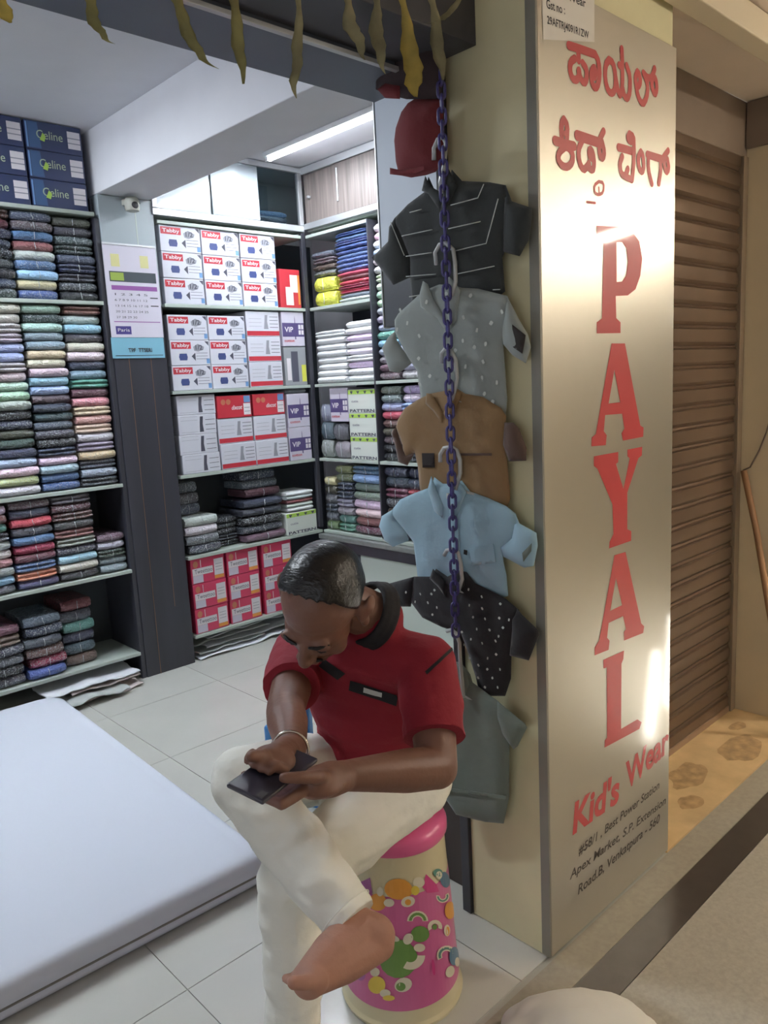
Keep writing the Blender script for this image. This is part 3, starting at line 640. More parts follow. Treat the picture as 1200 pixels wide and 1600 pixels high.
def stack(axis, a0, a1, z0, z1, cols, where, group, depth=.27, kind='shirt', wrap=True, set_back=0.0, name='folded_garment', jit=.004, mesh=None, film=True, bright=1.12):
    """cols from top to bottom; axis 'x' = back wall (front at FRONT), 'y' = side wall (front at SX)"""
    n = len(cols); hgt = (z1 - z0) / n; w = abs(a1 - a0) - .006; c = (a0 + a1) / 2
    for i, cn in enumerate(cols):
        k = n - 1 - i; rnd = random.Random(hash((where, i)) & 0xffff if False else (len(where) * 131 + i * 17 + int(c * 1000)))
        me = mesh or GV[rnd.randrange(6)]
        o = link(name, me, None)
        o.material_slots[0].link = 'OBJECT'; o.material_slots[0].material = GM_W if wrap else GM_C
        r = CN[cn]; av = sum(r) / 3; r = [v * .82 + av * .18 for v in r]; o.color = lin([v * bright * rnd.uniform(.93, 1.05) if v * bright < 240 else v for v in r])
        j = rnd.uniform(-jit, jit); ww = w * rnd.uniform(.955, .985); sb = .006 + set_back + rnd.uniform(0, .012)
        o.scale = (ww, depth, hgt * .985)
        if axis == 'x': o.location = (c + j, FRONT + sb, z0 + k * hgt + .0008)
        else: o.location = (SX + sb, c + j, z0 + k * hgt + .0008); o.rotation_euler = (0, 0, PR)
        pos = 'top' if i == 0 else ('bottom' if i == n - 1 else ORD[i] + ' from top')
        tag(o, f'{cn} folded {kind}, {pos} of {where}', 'clothes', group)
        if wrap and film:
            f = link('film_fold', FV[rnd.randrange(4)], o)
            f.scale = (.35, 1 / 1.0, 1)
e = .002
GL = 'film wrapped folded shirts in the left shelving'
# shelf under the navy cartons
z0, z1 = ZL[4] + e, ZL[5] - .022
stack('x', 1.165, 1.352, z0, z1, ['brown', 'dark red', 'navy', 'navy', 'black', 'charcoal', 'black', 'navy', 'dark green'], 'cut-off stack, shelf under navy cartons', GL)
stack('x', 1.355, 1.545, z0, z1, ['slate grey', 'mauve', 'denim blue', 'rust brown', 'light grey', 'denim blue', 'sky blue', 'tan', 'blue'], 'middle stack, shelf under navy cartons', GL)
stack('x', 1.548, 1.735, z0, z1 - .01, ['dark olive', 'charcoal', 'dark teal', 'dark green', 'slate grey', 'navy', 'charcoal', 'charcoal', 'black'], 'right stack, shelf under navy cartons', GL)
z0, z1 = ZL[2] + e, ZL[4] - .022
stack('x', 1.158, 1.350, z0, z1, ['pale yellow', 'cream', 'pinkish grey', 'pinkish grey', 'lavender blue', 'lavender blue', 'light grey', 'dusty pink', 'mint green', 'mint green', 'sage grey', 'black', 'navy', 'dark olive', 'dark green', 'navy', 'pale blue', 'off-white', 'olive yellow', 'cream'], 'left stack, tall middle shelf', GL, film=False)
stack('x', 1.353, 1.542, z0, z1, ['sage grey', 'dark green', 'mint green', 'grey blue', 'grey blue', 'tan', 'beige', 'dusty pink', 'light blue', 'light blue', 'mauve', 'navy', 'dark teal', 'slate grey', 'charcoal', 'black', 'navy', 'off-white', 'pale blue', 'denim blue', 'blue'], 'middle stack, tall middle shelf', GL, film=False)
stack('x', 1.545, 1.735, z0, z1, ['rust brown', 'mint green', 'sky blue', 'charcoal', 'cream', 'off-white', 'navy', 'grey blue', 'teal', 'maroon', 'salmon pink', 'tan', 'salmon pink', 'beige', 'cream', 'grey', 'tan', 'dark grey', 'grey blue', 'charcoal'], 'right stack, tall middle shelf', GL, film=False)
z0, z1 = ZL[1] + e, ZL[2] - .025
stack('x', .985, 1.178, z0, z1 - .01, ['off-white', 'rust brown', 'teal', 'charcoal', 'sage grey', 'peach', 'salmon pink', 'grey', 'light blue', 'dark grey'], 'cut-off stack, shelf above the purple packets', GL)
stack('x', 1.183, 1.378, z0, z1, ['mauve', 'navy', 'bright red', 'charcoal', 'denim blue', 'crimson', 'maroon', 'blue', 'orange', 'purple'], 'left stack, second shelf up', GL)
stack('x', 1.382, 1.582, z0, z1, ['dark grey', 'maroon', 'brown', 'black', 'rust brown', 'grey', 'charcoal', 'sky blue', 'pale pink', 'black'], 'middle stack, second shelf up', GL)
stack('x', 1.586, 1.735, z0, z0 + .20, ['mauve', 'light grey', 'dark green', 'grey', 'grey blue'], 'low right stack, second shelf up', GL)
z0 = ZL[0] + e
stack('x', .97, 1.172, z0, z0 + .30, ['maroon', 'brown', 'charcoal', 'slate grey', 'black', 'charcoal'], 'left stack, lowest left shelf', GL, jit=.01)
stack('x', 1.182, 1.368, z0, z0 + .31, ['slate grey', 'navy', 'charcoal', 'brown', 'crimson', 'blue'], 'middle stack, lowest left shelf', GL, jit=.012)
stack('x', 1.378, 1.545, z0, z0 + .34, ['dark red', 'charcoal', 'teal', 'navy', 'dark teal', 'brown'], 'right stack, lowest left shelf', GL, set_back=.05, depth=.24, jit=.01)
# dark packets on the shelf above the crimson cartons
GD = 'dark wrapped packets on the shelf above the crimson cartons'
z0 = ZL[1] + e
stack('x', 2.085, 2.30, z0, z0 + .21, ['light grey', 'light grey', 'dark grey', 'charcoal'], 'front left pile above the crimson cartons', GD, jit=.008, depth=.2, mesh=GV[6])
stack('x', 2.085, 2.235, z0 + .215, z0 + .40, ['dark grey', 'dark grey', 'slate grey'], 'small high pile above the crimson cartons', GD, set_back=.09, depth=.17)
stack('x', 2.31, 2.46, z0, z0 + .17, ['black', 'charcoal', 'black', 'charcoal', 'black'], 'low pile between the grey packets', GD, set_back=.07, depth=.2)
stack('x', 2.465, 2.757, z0, z0 + .255, ['navy', 'charcoal', 'black', 'charcoal', 'mauve'], 'wide dark pile above the crimson cartons', GD, jit=.01, mesh=GV[7])
stack('x', 2.50, 2.76, z0 + .258, z0 + .415, ['navy', 'slate grey', 'maroon'], 'upper wide dark pile above the crimson cartons', GD, set_back=.05, depth=.2, jit=.015, mesh=GV[6])
stack('x', 2.78, 2.99, z0 + .140, z0 + .26, ['white', 'light grey', 'dark red', 'light grey', 'white'], 'thin pile on the lime heart carton', 'thin garments on the heart carton', wrap=False, depth=.2, film=False, kind='vest')
# grey bag over the lavender cartons
# side unit, seen at right
GS = 'folded shirts in the side shelving'
z0 = ZL[4] + e
stack('y', 3.80 - .02, 3.585, z0, z0 + .165, ['yellow', 'yellow'], 'pair at the corner of side shelf', 'yellow packets', mesh=GV[6], kind='packet')
stack('y', 3.78, 3.575, z0 + .17, z0 + .31, ['dark grey', 'mauve', 'brown', 'dark grey'], 'pile on the yellow packets', GS, film=False)
stack('y', 3.56, 3.27, z0, z0 + .385, ['royal blue', 'denim blue', 'royal blue', 'blue', 'royal blue', 'denim blue', 'royal blue', 'blue', 'royal blue', 'bright red', 'dark red', 'bright red', 'crimson', 'bright red', 'grey', 'light grey'], 'blue and red stack, top side shelf', 'blue and red folded trousers', kind='trousers', film=False, jit=.008)
z0 = ZL[3] + e
stack('y', 3.80, 3.52, z0, z0 + .31, ['white'] * 8, 'white pile, left half, side shelf', 'white folded vests', wrap=False, kind='vest', film=False)
stack('y', 3.515, 3.268, z0, z0 + .345, ['white', 'white', 'off-white', 'white', 'off-white', 'white', 'off-white', 'white', 'white'], 'white pile, right half, side shelf', 'white folded vests', wrap=False, kind='vest', film=False, jit=.006)
stack('y', 3.243, 3.075, z0, ZL[5] - .03, ['white', 'dusty pink', 'white', 'lavender blue', 'off-white', 'cream', 'peach', 'peach', 'mint green', 'mint green', 'lilac grey', 'lilac grey', 'lilac grey', 'teal', 'light blue', 'lilac grey', 'grey', 'mauve', 'mauve'], 'tall stack right of the divider', GS, film=False)
stack('y', 3.07, 2.93, z0, z0 + .42, ['mauve', 'lilac grey', 'grey', 'light blue', 'grey', 'lilac grey', 'mauve', 'lilac grey', 'light grey'], 'stack behind the grey shirt sleeve', GS, film=False)
z0 = ZL[2] + e
stack('y', 3.243, 3.075, z0, z0 + .42, ['green grey', 'green grey', 'lavender blue', 'bright red', 'brown', 'dark olive', 'mauve', 'black', 'black'], 'stack right of the lime heart cartons', GS)
stack('y', 3.07, 2.93, z0, z0 + .42, ['lilac grey', 'off-white', 'light blue', 'grey', 'mauve', 'brown', 'charcoal', 'black', 'charcoal'], 'stack behind the brown shirt shoulder', GS)
stack('y', 3.80, 3.68, z0, z0 + .33, ['grey blue', 'slate grey', 'grey'], 'grey packets at the corner, side shelf', 'grey film packets', mesh=GV[6], kind='packet')
stack('y', 3.675, 3.53, z0, z0 + .215, ['dark grey', 'grey'], 'grey packets under the lavender carton', 'grey film packets', mesh=GV[7], kind='packet')
z0 = ZL[1] + e
stack('y', 3.80, 3.685, z0, z0 + .335, ['beige', 'dark olive', 'dark grey', 'navy', 'slate grey', 'olive green'], 'corner stack, lowest side shelf', GS)
stack('y', 3.68, 3.53, z0, z0 + .41, ['olive green', 'olive green', 'navy', 'navy', 'grey', 'grey', 'teal', 'sea green'], 'second stack, lowest side shelf', GS)
stack('y', 3.525, 3.268, z0, z0 + .415, ['denim blue', 'light blue', 'green grey', 'green grey', 'off-white', 'off-white', 'rust brown', 'maroon'], 'third stack, lowest side shelf', GS)
stack('y', 3.243, 3.06, z0, z0 + .42, ['navy', 'dark teal', 'maroon', 'charcoal', 'brown', 'charcoal', 'navy'], 'fourth stack, lowest side shelf', GS)
stack('y', 3.055, 2.92, z0, z0 + .42, ['navy', 'navy', 'bright red', 'charcoal', 'navy', 'charcoal', 'navy'], 'fifth stack, lowest side shelf', GS)
# things behind the glass of the cabinet
stack('x', 2.72, 2.96, 2.428, 2.52, ['light blue', 'lilac grey', 'grey'], 'pile behind the cabinet glass', 'clothes behind the cabinet glass', film=False, set_back=.03)
# grey film bag lying on the lavender cartons
o = link('film_bag', GV[6], None); o.material_slots[0].link = 'OBJECT'; o.material_slots[0].material = GM_W; o.color = lin((150, 158, 164)); o.scale = (.16, .22, .028); o.location = (2.91, FRONT + .02, ZL[2] + .405)
tag(o, 'grey clear film bag lying on top of the lavender cartons', 'bag')

# ================================================================== PAPERS / SHEETS ON THE FLOOR
m_sheet = mat('white_cotton', (214, 216, 222), .85, bump=.25, bscale=14)
def cloth_sheet(name, x0, x1, y0, y1, z, seed, m, fold=.02, nx=26, ny=12, parent=None, th=.006, rot=0, skew=0):
    bm = bmesh.new(); cx, cy = (x0 + x1) / 2, (y0 + y1) / 2; G = []
    for i in range(nx):
        r = []
        for j in range(ny):
            u, v = i / (nx - 1), j / (ny - 1); x = x0 + (x1 - x0) * u; y = y0 + (y1 - y0) * v + skew * (u - .5)
            e1 = noise.noise(Vector((u * 3 + seed, v * 2, seed * 1.3))); e2 = noise.noise(Vector((u * 7 - seed, v * 3, 4)))
            x += .02 * noise.noise(Vector((v * 5, seed, 0))); y += .02 * noise.noise(Vector((u * 6, seed, 3)))
            r.append(bm.verts.new((x - cx, y - cy, max(0, fold * (.5 + e1 + .5 * e2)))))
        G.append(r)
    for i in range(nx - 1):
        for j in range(ny - 1): bm.faces.new((G[i][j], G[i + 1][j], G[i + 1][j + 1], G[i][j + 1]))
    bm.normal_update(); bmesh.ops.solidify(bm, geom=bm.faces[:], thickness=-th)
    mn = min(v.co.z for v in bm.verts)
    for v in bm.verts: v.co.z -= mn
    o = link(name, me_from(bm, True), parent, m); o.location = (cx, cy, z); o.rotation_euler = (0, 0, rot)
    if parent is not None: o.location -= parent.location
    return o
m_sheetb = mat('grey_paper', (176, 180, 178), .8); m_printp = mat('printed_paper', (198, 186, 184), .8, vary=.2, vscale=40)
b1 = empty('sheet_bundle', (1.5, 3.82, .001), 0, 'folded white sheets pushed under the lowest left shelf', 'sheets')
cloth_sheet('printed_sheet', 1.30, 1.70, 3.72, 4.05, .001, 2, m_printp, .012, parent=b1); cloth_sheet('grey_sheet', 1.28, 1.60, 3.66, 4.0, .022, 5, m_sheetb, .018, parent=b1)
cloth_sheet('printed_sheet', 1.34, 1.70, 3.74, 4.05, .048, 7, m_printp, .012, parent=b1); cloth_sheet('white_sheet', 1.22, 1.70, 3.74, 4.08, .068, 3, m_sheet, .014, parent=b1)
b2 = empty('sheet_bundle', (2.5, 3.95, .001), 0, 'loose grey sheets of paper lying under the lowest carton shelf', 'sheets')
for k, (xa, xb, ya, yb) in enumerate(((2.09, 2.72, 3.80, 4.1), (2.10, 2.55, 3.83, 4.1), (2.16, 2.80, 3.85, 4.1), (2.09, 2.62, 3.88, 4.12), (2.2, 2.75, 3.9, 4.14))):
    cloth_sheet('paper_sheet', xa, xb, ya, yb, .001 + .020 * k, 11 + k, m_sheetb if k % 2 else m_sheet, .014, parent=b2, th=.004)

# ================================================================== MATTRESS
def mattress():
    A, B, Cc = Vector((1.185, 1.86)), Vector((1.30, 4.0)), Vector((.0, 1.915))
    # near right corner, far right corner, along the near edge
    pts = [(1.196, 1.875), (1.262, 3.70), (-.95, 3.82), (-1.05, 1.96)]; th = .105
    bm = bmesh.new(); n = len(pts); rad = [.05, .09, .06, .06]; out = []
    for i in range(n):
        p = Vector(pts[i]); a = (Vector(pts[i - 1]) - p).normalized(); b = (Vector(pts[(i + 1) % n]) - p).normalized(); r = rad[i]
        for k in range(7):
            t = k / 6; out.append(p + a * r * (1 - t) ** 2 + b * r * t ** 2)
    c = Vector((.1, 2.8)); rings = []
    for ins, z in ((.012, .004), (0, .012), (-.006, .022), (0, .034), (.002, .038), (-.004, .045), (-.006, .065), (.0, .083), (.010, .095), (.03, .103), (.07, .106), (.3, .110)):
        r = []
        for p in out:
            d = (c - p); q = p + d.normalized() * ins
            r.append(bm.verts.new((q.x - c.x, q.y - c.y, z + (.006 * noise.noise(Vector((q.x * 3, q.y * 3, 0))) if z > .09 else 0))))
        rings.append(r)
    m_ = len(out)
    for R1, R2 in zip(rings, rings[1:]):
        for k in range(m_): bm.faces.new((R1[k], R1[(k + 1) % m_], R2[(k + 1) % m_], R2[k]))
    bm.faces.new(rings[-1]); bm.faces.new(rings[0][::-1]); bmesh.ops.recalc_face_normals(bm, faces=bm.faces)
    t = empty('floor_mattress', (.1, 2.8, .002), 0, 'large low mattress under a plain white sheet on the shop floor', 'mattress')
    link('cover_sheet', shade_auto(me_from(bm), 60), t, mat('mattress_sheet', (206, 210, 222), .9, bump=.08, bscale=5))
    P = [Vector((p.x - c.x, p.y - c.y, .036)) + Vector((p.x - c.x, p.y - c.y, 0)).normalized() * -.001 for p in out]
    link('piping', tube_mesh(P, .0035, 6, True), t, mat('piping_grey', (128, 126, 120), .8)); return t
mattress()

# ================================================================== CALENDAR and CAMERA on the column
CY = FRONT - .006
cal = empty('wall_calendar', (1.905, CY, 1.69), 0, 'paper wall calendar hanging on the dark column', 'calendar')
m_cal = mat('calendar_paper', (214, 208, 222), .6); m_calb = mat('calendar_card_blue', (130, 186, 208), .5); m_caly = mat('calendar_yellow', (214, 208, 150), .6); m_calp = mat('calendar_purple', (150, 90, 160), .6)
m_cald = mat('calendar_banner', (62, 70, 78), .5); m_calv = mat('calendar_violet', (70, 60, 130), .5)
def cq(name, x0, z0, x1, z1, m, y=0.0):
    me = bpy.data.meshes.new('q'); yy = -.0006 * y
    me.from_pydata([(x0 - 1.905, yy, z0 - 1.69), (x1 - 1.905, yy, z0 - 1.69), (x1 - 1.905, yy, z1 - 1.69), (x0 - 1.905, yy, z1 - 1.69)], [], [(0, 1, 2, 3)]); return link(name, me, cal, m)
box('page', (1.764, CY, 1.79), (2.048, CY + .003, 2.245), m_cal, cal, bev=0); box('backing_card', (1.760, CY + .001, 1.686), (2.046, CY + .004, 1.789), m_calb, cal, bev=0)
box('hanging_strip', (1.762, CY - .003, 2.238), (2.046, CY + .003, 2.248), m_alu, cal, bev=.001)
cq('picture', 1.80, 2.135, 1.845, 2.195, m_caly, 1); cq('picture', 1.955, 2.135, 2.0, 2.195, m_caly, 1)
cq('banner', 1.785, 2.062, 2.035, 2.112, m_cald, 1); cq('banner_patch', 1.79, 2.068, 1.86, 2.106, mat('calendar_green', (150, 170, 70), .5), 2)
cq('month_bar', 1.79, 2.022, 2.036, 2.044, m_calp, 1); cq('rule', 1.785, 1.865, 2.036, 1.869, m_calp, 1)
cq('shop_patch', 1.79, 1.805, 1.872, 1.845, m_calv, 1)
text_on(cal, 'lettering', 'Paris', (1.80, CY, 1.817), (1.862, CY, 1.817), .017, c_lbl, SN, lift=.0014)
text_on(cal, 'lettering', 'TPF', (1.845, CY, 1.715), (1.885, CY, 1.715), .020, m_ink, SN, bold=.02, lift=.0014)
text_on(cal, 'lettering', 'TTSERI', (1.90, CY, 1.715), (1.975, CY, 1.715), .020, m_ink, SN, bold=.02, lift=.0014)
cq('rule', 1.775, 1.698, 2.035, 1.701, m_ink, 1)
for r, s in enumerate(('1 2 3 4 5', '6 7 8 9 10 11 12', '13 14 15 16 17 18', '20 21 22 23 24 25', '27 28 29 30')):
    text_on(cal, 'date_row', s, (1.80, CY, 1.995 - r * .028), (1.975 if r != 4 else 1.91, CY, 1.995 - r * .028), .011, c_dk, SN, lift=.0014)
for z in (1.985, 1.945): cq('note', 1.992, z, 2.035, z + .005, m_ink, 1)
cc = empty('cctv_camera', (1.915, 3.77, 2.405), 0, 'small white security camera mounted high on the dark column', 'camera')
m_cw = mat('camera_white', (190, 190, 180), .4)
o = link('body', lathe_mesh([(.018, 0), (.032, .004), (.036, .018), (.036, .05), (.028, .066), (.012, .07)], 20), cc, m_cw); o.location = (0, -.02, -.012)
def ball(name, r, m, p, loc, sc=(1, 1, 1)):
    bm = bmesh.new(); bmesh.ops.create_uvsphere(bm, u_segments=20, v_segments=12, radius=r); o = link(name, me_from(bm, True), p, m); o.location = loc; o.scale = sc; return o
ball('lens', .018, m_ink, cc, (.0, -.050, .015), (1, .6, 1)); box('mount', (1.89, 3.775, 2.43), (1.94, FRONT, 2.46), m_cw, cc)
tube('cable', [(1.94, 3.80, 2.45), (1.96, 3.80, 2.44), (1.975, 3.80, 2.452), (1.985, 3.803, 2.45)], .003, m_ink, cc, 6)

# ================================================================== BLUE STOOL behind the man
st = empty('plastic_chair', (1.495, 1.945, .001), math.radians(25), 'blue plastic chair with a slot in its back, behind the seated man', 'chair')
m_bp = mat('blue_plastic', (56, 130, 196), .3, coat=.4)
def rbox(name, lo, hi, b, m, p):
    bm = bmesh.new(); bm_box(bm, lo, hi, b); return link(name, me_from(bm), p, m)
rbox('seat', (-.15, -.14, .19), (.15, .14, .215), .01, m_bp, st)
for sx in (-1, 1):
    for sy in (-1, 1): rbox('leg', (sx * .13 - .015, sy * .12 - .015, 0), (sx * .13 + .015, sy * .12 + .015, .189), .006, m_bp, st)
    rbox('back_post', (sx * .13 - .018, .115, .216), (sx * .13 + .018, .14, .43), .008, m_bp, st)
rbox('back_rest', (-.111, .118, .232), (.111, .138, .31), .008, m_bp, st); rbox('back_rest', (-.111, .118, .345), (.111, .138, .445), .008, m_bp, st)

# ================================================================== STICK AND CABLE by the right wall
tag(tube('broom_stick', [on(1162, 735, 0, 3.275), on(1182, 830, 0, 3.265), Vector((3.20, 1.14, .40)), Vector((3.13, 1.10, .008))], .013, mat('stick_wood', (148, 112, 80), .6, vary=.15)), 'brown wooden stick leaning on the beige side wall', 'stick')
tag(tube('wall_cable', [on(1161, 735, 0, 3.303), on(1172, 730, 0, 3.301), on(1186, 705, 0, 3.301), on(1198, 675, 0, 3.301), on(1212, 620, 0, 3.301), on(1222, 560, 0, 3.301)], .0035, mat('cable_grey', (110, 96, 84), .5), n=6), 'thin dark cable curving down the beige side wall', 'cable')

# ================================================================== HANGING SHIRTS
HC = Vector((1.452, 1.30, 1.4)); HU = Vector((.08, -.997, 0)).normalized(); HN = Vector((-.997, -.08, 0)).normalized()
def hplane(px, py, off=0.0):
    r = Vector(ray(px, py)); C = Vector(CAMP); p0 = HC + HN * off
    return C + r * (HN.dot(p0 - C) / HN.dot(r))
def to2(px, py):
    p = hplane(px, py) - HC; return Vector((p.dot(HU), p.z))
def puff_mesh(outline, thick, seed=0, wr=.004, step=.011, edge=.022, tilt=None, base=0.0):
    """a soft two-sided piece from its flat pattern: full in the middle, thin at the hem; local frame x=HU, y=up, z=towards the room"""
    P = [Vector(p) for p in outline]; n = len(P)
    # resample edge
    Q = []
    for i in range(n):
        a, b = P[i], P[(i + 1) % n]; k = max(1, int((b - a).length / .012))
        for j in range(k): Q.append(a.lerp(b, j / k))
    A = np.array([(q.x, q.y) for q in Q]); B = np.roll(A, -1, 0)
    x0, y0 = A.min(0); x1, y1 = A.max(0)
    gx, gy = np.meshgrid(np.arange(x0, x1, step), np.arange(y0, y1, step)); G = np.stack([gx.ravel(), gy.ravel()], 1)
    def dist(p):
        d = B - A; t = np.clip(((p[None] - A) * d).sum(1) / np.maximum((d * d).sum(1), 1e-12), 0, 1); c = A + d * t[:, None]; return np.sqrt(((p - c) ** 2).sum(1)).min()
    pts = [Vector(q) for q in A.tolist()]; keep = []
    ax, ay, bx, by = A[:, 0], A[:, 1], B[:, 0], B[:, 1]
    for p in G:
        c = ((ay > p[1]) != (by > p[1])) & (p[0] < (bx - ax) * (p[1] - ay) / (by - ay + 1e-15) + ax)
        if c.sum() % 2 and dist(p) > step * .45: keep.append(Vector(p.tolist()))
    m = len(pts); r = delaunay_2d_cdt(pts + keep, [(i, (i + 1) % m) for i in range(m)], [list(range(m))], 1, 1e-6)
    V, T = r[0], r[2]; zt = y1; zb = y0
    bm = bmesh.new(); F_, K_ = [], []
    for v in V:
        d = dist(np.array([v.x, v.y])); h = thick * (1 - math.exp(-d / edge * 1.6)) * .5
        w = wr * (noise.noise(Vector((v.x * 22 + seed, v.y * 9, seed))) + .5 * noise.noise(Vector((v.x * 50, v.y * 30 + seed, 1)))) * min(1, d / .015 + .2)
        o = base + (0 if tilt is None else tilt[0] + (tilt[1] - tilt[0]) * min(1, max(0, (tilt[2] - v.y) / (tilt[2] - tilt[3]))))
        F_.append(bm.verts.new((v.x, v.y, o + h + w + .0008))); K_.append(bm.verts.new((v.x, v.y, o - h + w * .5 - .0008)))
    for t in T:
        t = list(t); a = (V[t[1]] - V[t[0]]).cross(V[t[2]] - V[t[0]])
        if a < 0: t = t[::-1]
        bm.faces.new([F_[i] for i in t]); bm.faces.new([K_[i] for i in t[::-1]])
    ed = [e_ for e_ in bm.edges if len(e_.link_faces) == 1]
    bmesh.ops.bridge_loops(bm, edges=ed) if False else None
    # side wall
    bound = {}
    idx = {v: i for i, v in enumerate(F_)}
    for e_ in ed:
        a, b = e_.verts
        if a in idx and b in idx:
            f = e_.link_faces[0]; order = [l.vert for l in f.loops]; i = order.index(a)
            if order[(i + 1) % len(order)] is b: a, b = b, a
            bm.faces.new((a, b, K_[idx[b]], K_[idx[a]]))
    return shade_auto(me_from(bm), 75)
def hobj(name, me, parent, m):
    o = link(name, me, parent, m)
    Mx = Matrix(((HU.x, 0, HN.x, HC.x), (HU.y, 0, HN.y, HC.y), (0, 1, 0, HC.z), (0, 0, 0, 1)))
    # local (x, y, z) -> HU, up, HN ; keep it right handed
    o.matrix_basis = Matrix.Translation(-Vector(parent.location)) @ Mx; return o
def T4(ox, oy, s, L): return [to2(ox + x / s, oy + y / s) for x, y in L]
def shirt(name_label, ox, oy, s, body, ls, rs, collars, m, seed, mcol=None, msl=None, marks=(), mm=None, lines_=(), lm=None, extra=(), off=(.010, -.014), cat='shirt', mr=.0045):
    b2 = T4(ox, oy, s, body); top = max(p.y for p in b2); bot = min(p.y for p in b2)
    c = sum(b2, Vector((0, 0))) / len(b2); org = HC + HU * c.x; org.z = HC.z + bot
    t = empty('hanging_shirt', org, 0, name_label, cat); tl = (off[0], off[1], top, bot)
    hobj('body', puff_mesh(b2, .022, seed, .0035, tilt=tl), t, m)
    for L, nm in ((ls, 'sleeve'), (rs, 'sleeve')):
        if L: hobj(nm, puff_mesh(T4(ox, oy, s, L), .030, seed + 3, .004, tilt=tl, base=.001), t, msl or m)
    for L in collars: hobj('collar', puff_mesh(T4(ox, oy, s, L), .008, seed + 5, .0015, step=.009, edge=.008, tilt=tl, base=.0125), t, mcol or m)
    for L, mt, nm in extra: hobj(nm, puff_mesh(T4(ox, oy, s, L), .003, seed, .002, step=.009, edge=.004, tilt=tl, base=.0135), t, mt)
    def surf(p): return tl[0] + (tl[1] - tl[0]) * min(1, max(0, (tl[2] - p.y) / (tl[2] - tl[3]))) + .0165
    if marks:
        bm = bmesh.new()
        for i, (x, y) in enumerate(marks):
            p = to2(ox + x / s, oy + y / s); a0 = i * 1.7
            bm.faces.new([bm.verts.new((p.x + mr * (1 + .4 * math.sin(k * 2 + i)) * math.cos(a0 + k), p.y + mr * 1.25 * math.sin(a0 + k), surf(p) + .0015)) for k in range(6)])
        o = hobj('print_marks', me_from(bm), t, mm); o['kind'] = 'stuff'
    for L in lines_:
        P = T4(ox, oy, s, L); R_ = []
        for a, b in zip(P, P[1:]):
            for k in range(6): R_.append(a.lerp(b, k / 6))
        R_.append(P[-1]); hobj('stripe', tube_mesh([(p.x, p.y, surf(p)) for p in R_], .0013, 5), t, lm)
    return t
cl_ = lambda n, c, **k: mat(n, c, .9, bump=.12, bscale=60, sheen=.2, **k)
m_s1 = cl_('cloth_black_green', (48, 52, 52)); m_s2 = cl_('cloth_grey', (148, 156, 152)); m_s3 = cl_('cloth_brown', (140, 112, 76)); m_s4 = cl_('cloth_light_blue', (158, 192, 208)); m_s5 = cl_('cloth_black', (32, 32, 36)); m_s6 = cl_('cloth_grey_green', (112, 124, 116))
m_s3d = cl_('cloth_dark_brown', (92, 72, 62)); m_wl = mat('white_thread', (196, 200, 196), .8); m_wp = mat('white_cloth_print', (206, 212, 206), .8); m_dk2 = mat('patch_black', (44, 38, 36), .8)
shirt('black polo shirt with thin white stripes, highest of the hanging shirts', 560, 80, 4,
      [(455,790),(430,880),(320,960),(240,1040),(235,1080),(320,1290),(315,1420),(320,1600),(420,1660),(700,1660),(900,1500),(890,1290),(905,1260),(950,950),(930,840),(830,822),(660,815),(600,745),(560,880),(500,900)],
      [(240,1040),(200,1100),(190,1190),(85,1290),(210,1460),(320,1410),(320,1290),(270,1150)], [(930,840),(965,940),(1085,980),(1085,1040),(1060,1180),(1000,1280),(920,1260),(900,1250),(905,1100),(915,950)],
      [[(455,790),(430,880),(470,900),(540,1010),(560,900),(530,880),(480,850)], [(560,900),(540,1010),(600,960),(650,850),(600,745),(580,800)]], m_s1, 1,
      lines_=[[(355,1015),(430,995)], [(300,1160),(490,1120)], [(320,1285),(480,1262)], [(315,1410),(500,1395)], [(610,970),(780,925),(820,840)], [(590,1115),(790,1070)], [(610,1255),(820,1205),(905,930)], [(630,1395),(865,1345)], [(235,1075),(310,1280)], [(330,1535),(430,1520)], [(850,1492),(896,1490)]], lm=m_wl)
shirt('grey short sleeved shirt with small white marks, second hanging shirt', 560, 430, 4,
      [(420,100),(340,170),(260,240),(235,280),(235,360),(300,500),(360,600),(375,760),(380,860),(560,900),(900,880),(915,780),(905,520),(900,400),(960,260),(940,130),(760,85),(660,80),(600,60),(520,60)],
      [(235,350),(190,390),(150,455),(190,600),(250,610),(330,550),(300,500),(240,400)], [(940,130),(1010,280),(1060,370),(1075,450),(1040,550),(960,500),(905,430),(900,330)],
      [[(440,40),(415,130),(420,200),(520,270),(560,340),(600,330),(500,150),(470,60)], [(600,10),(640,50),(672,100),(640,280),(600,330),(575,200),(580,60)]], m_s2, 2,
      marks=[(465,170),(930,230),(860,300),(770,345),(690,265),(740,130),(680,410),(750,450),(690,570),(800,540),(400,520),(275,340),(400,680),(800,740),(790,640),(850,790),(340,300),(410,380),(465,630),(880,670),(590,120),(820,430),(300,220),(630,470)], mm=m_wp, extra=[([(985,310),(1065,375),(1040,490),(985,450)], m_dk2, 'cuff_shade')])  # black cuff patch stands in for shade inside the sleeve
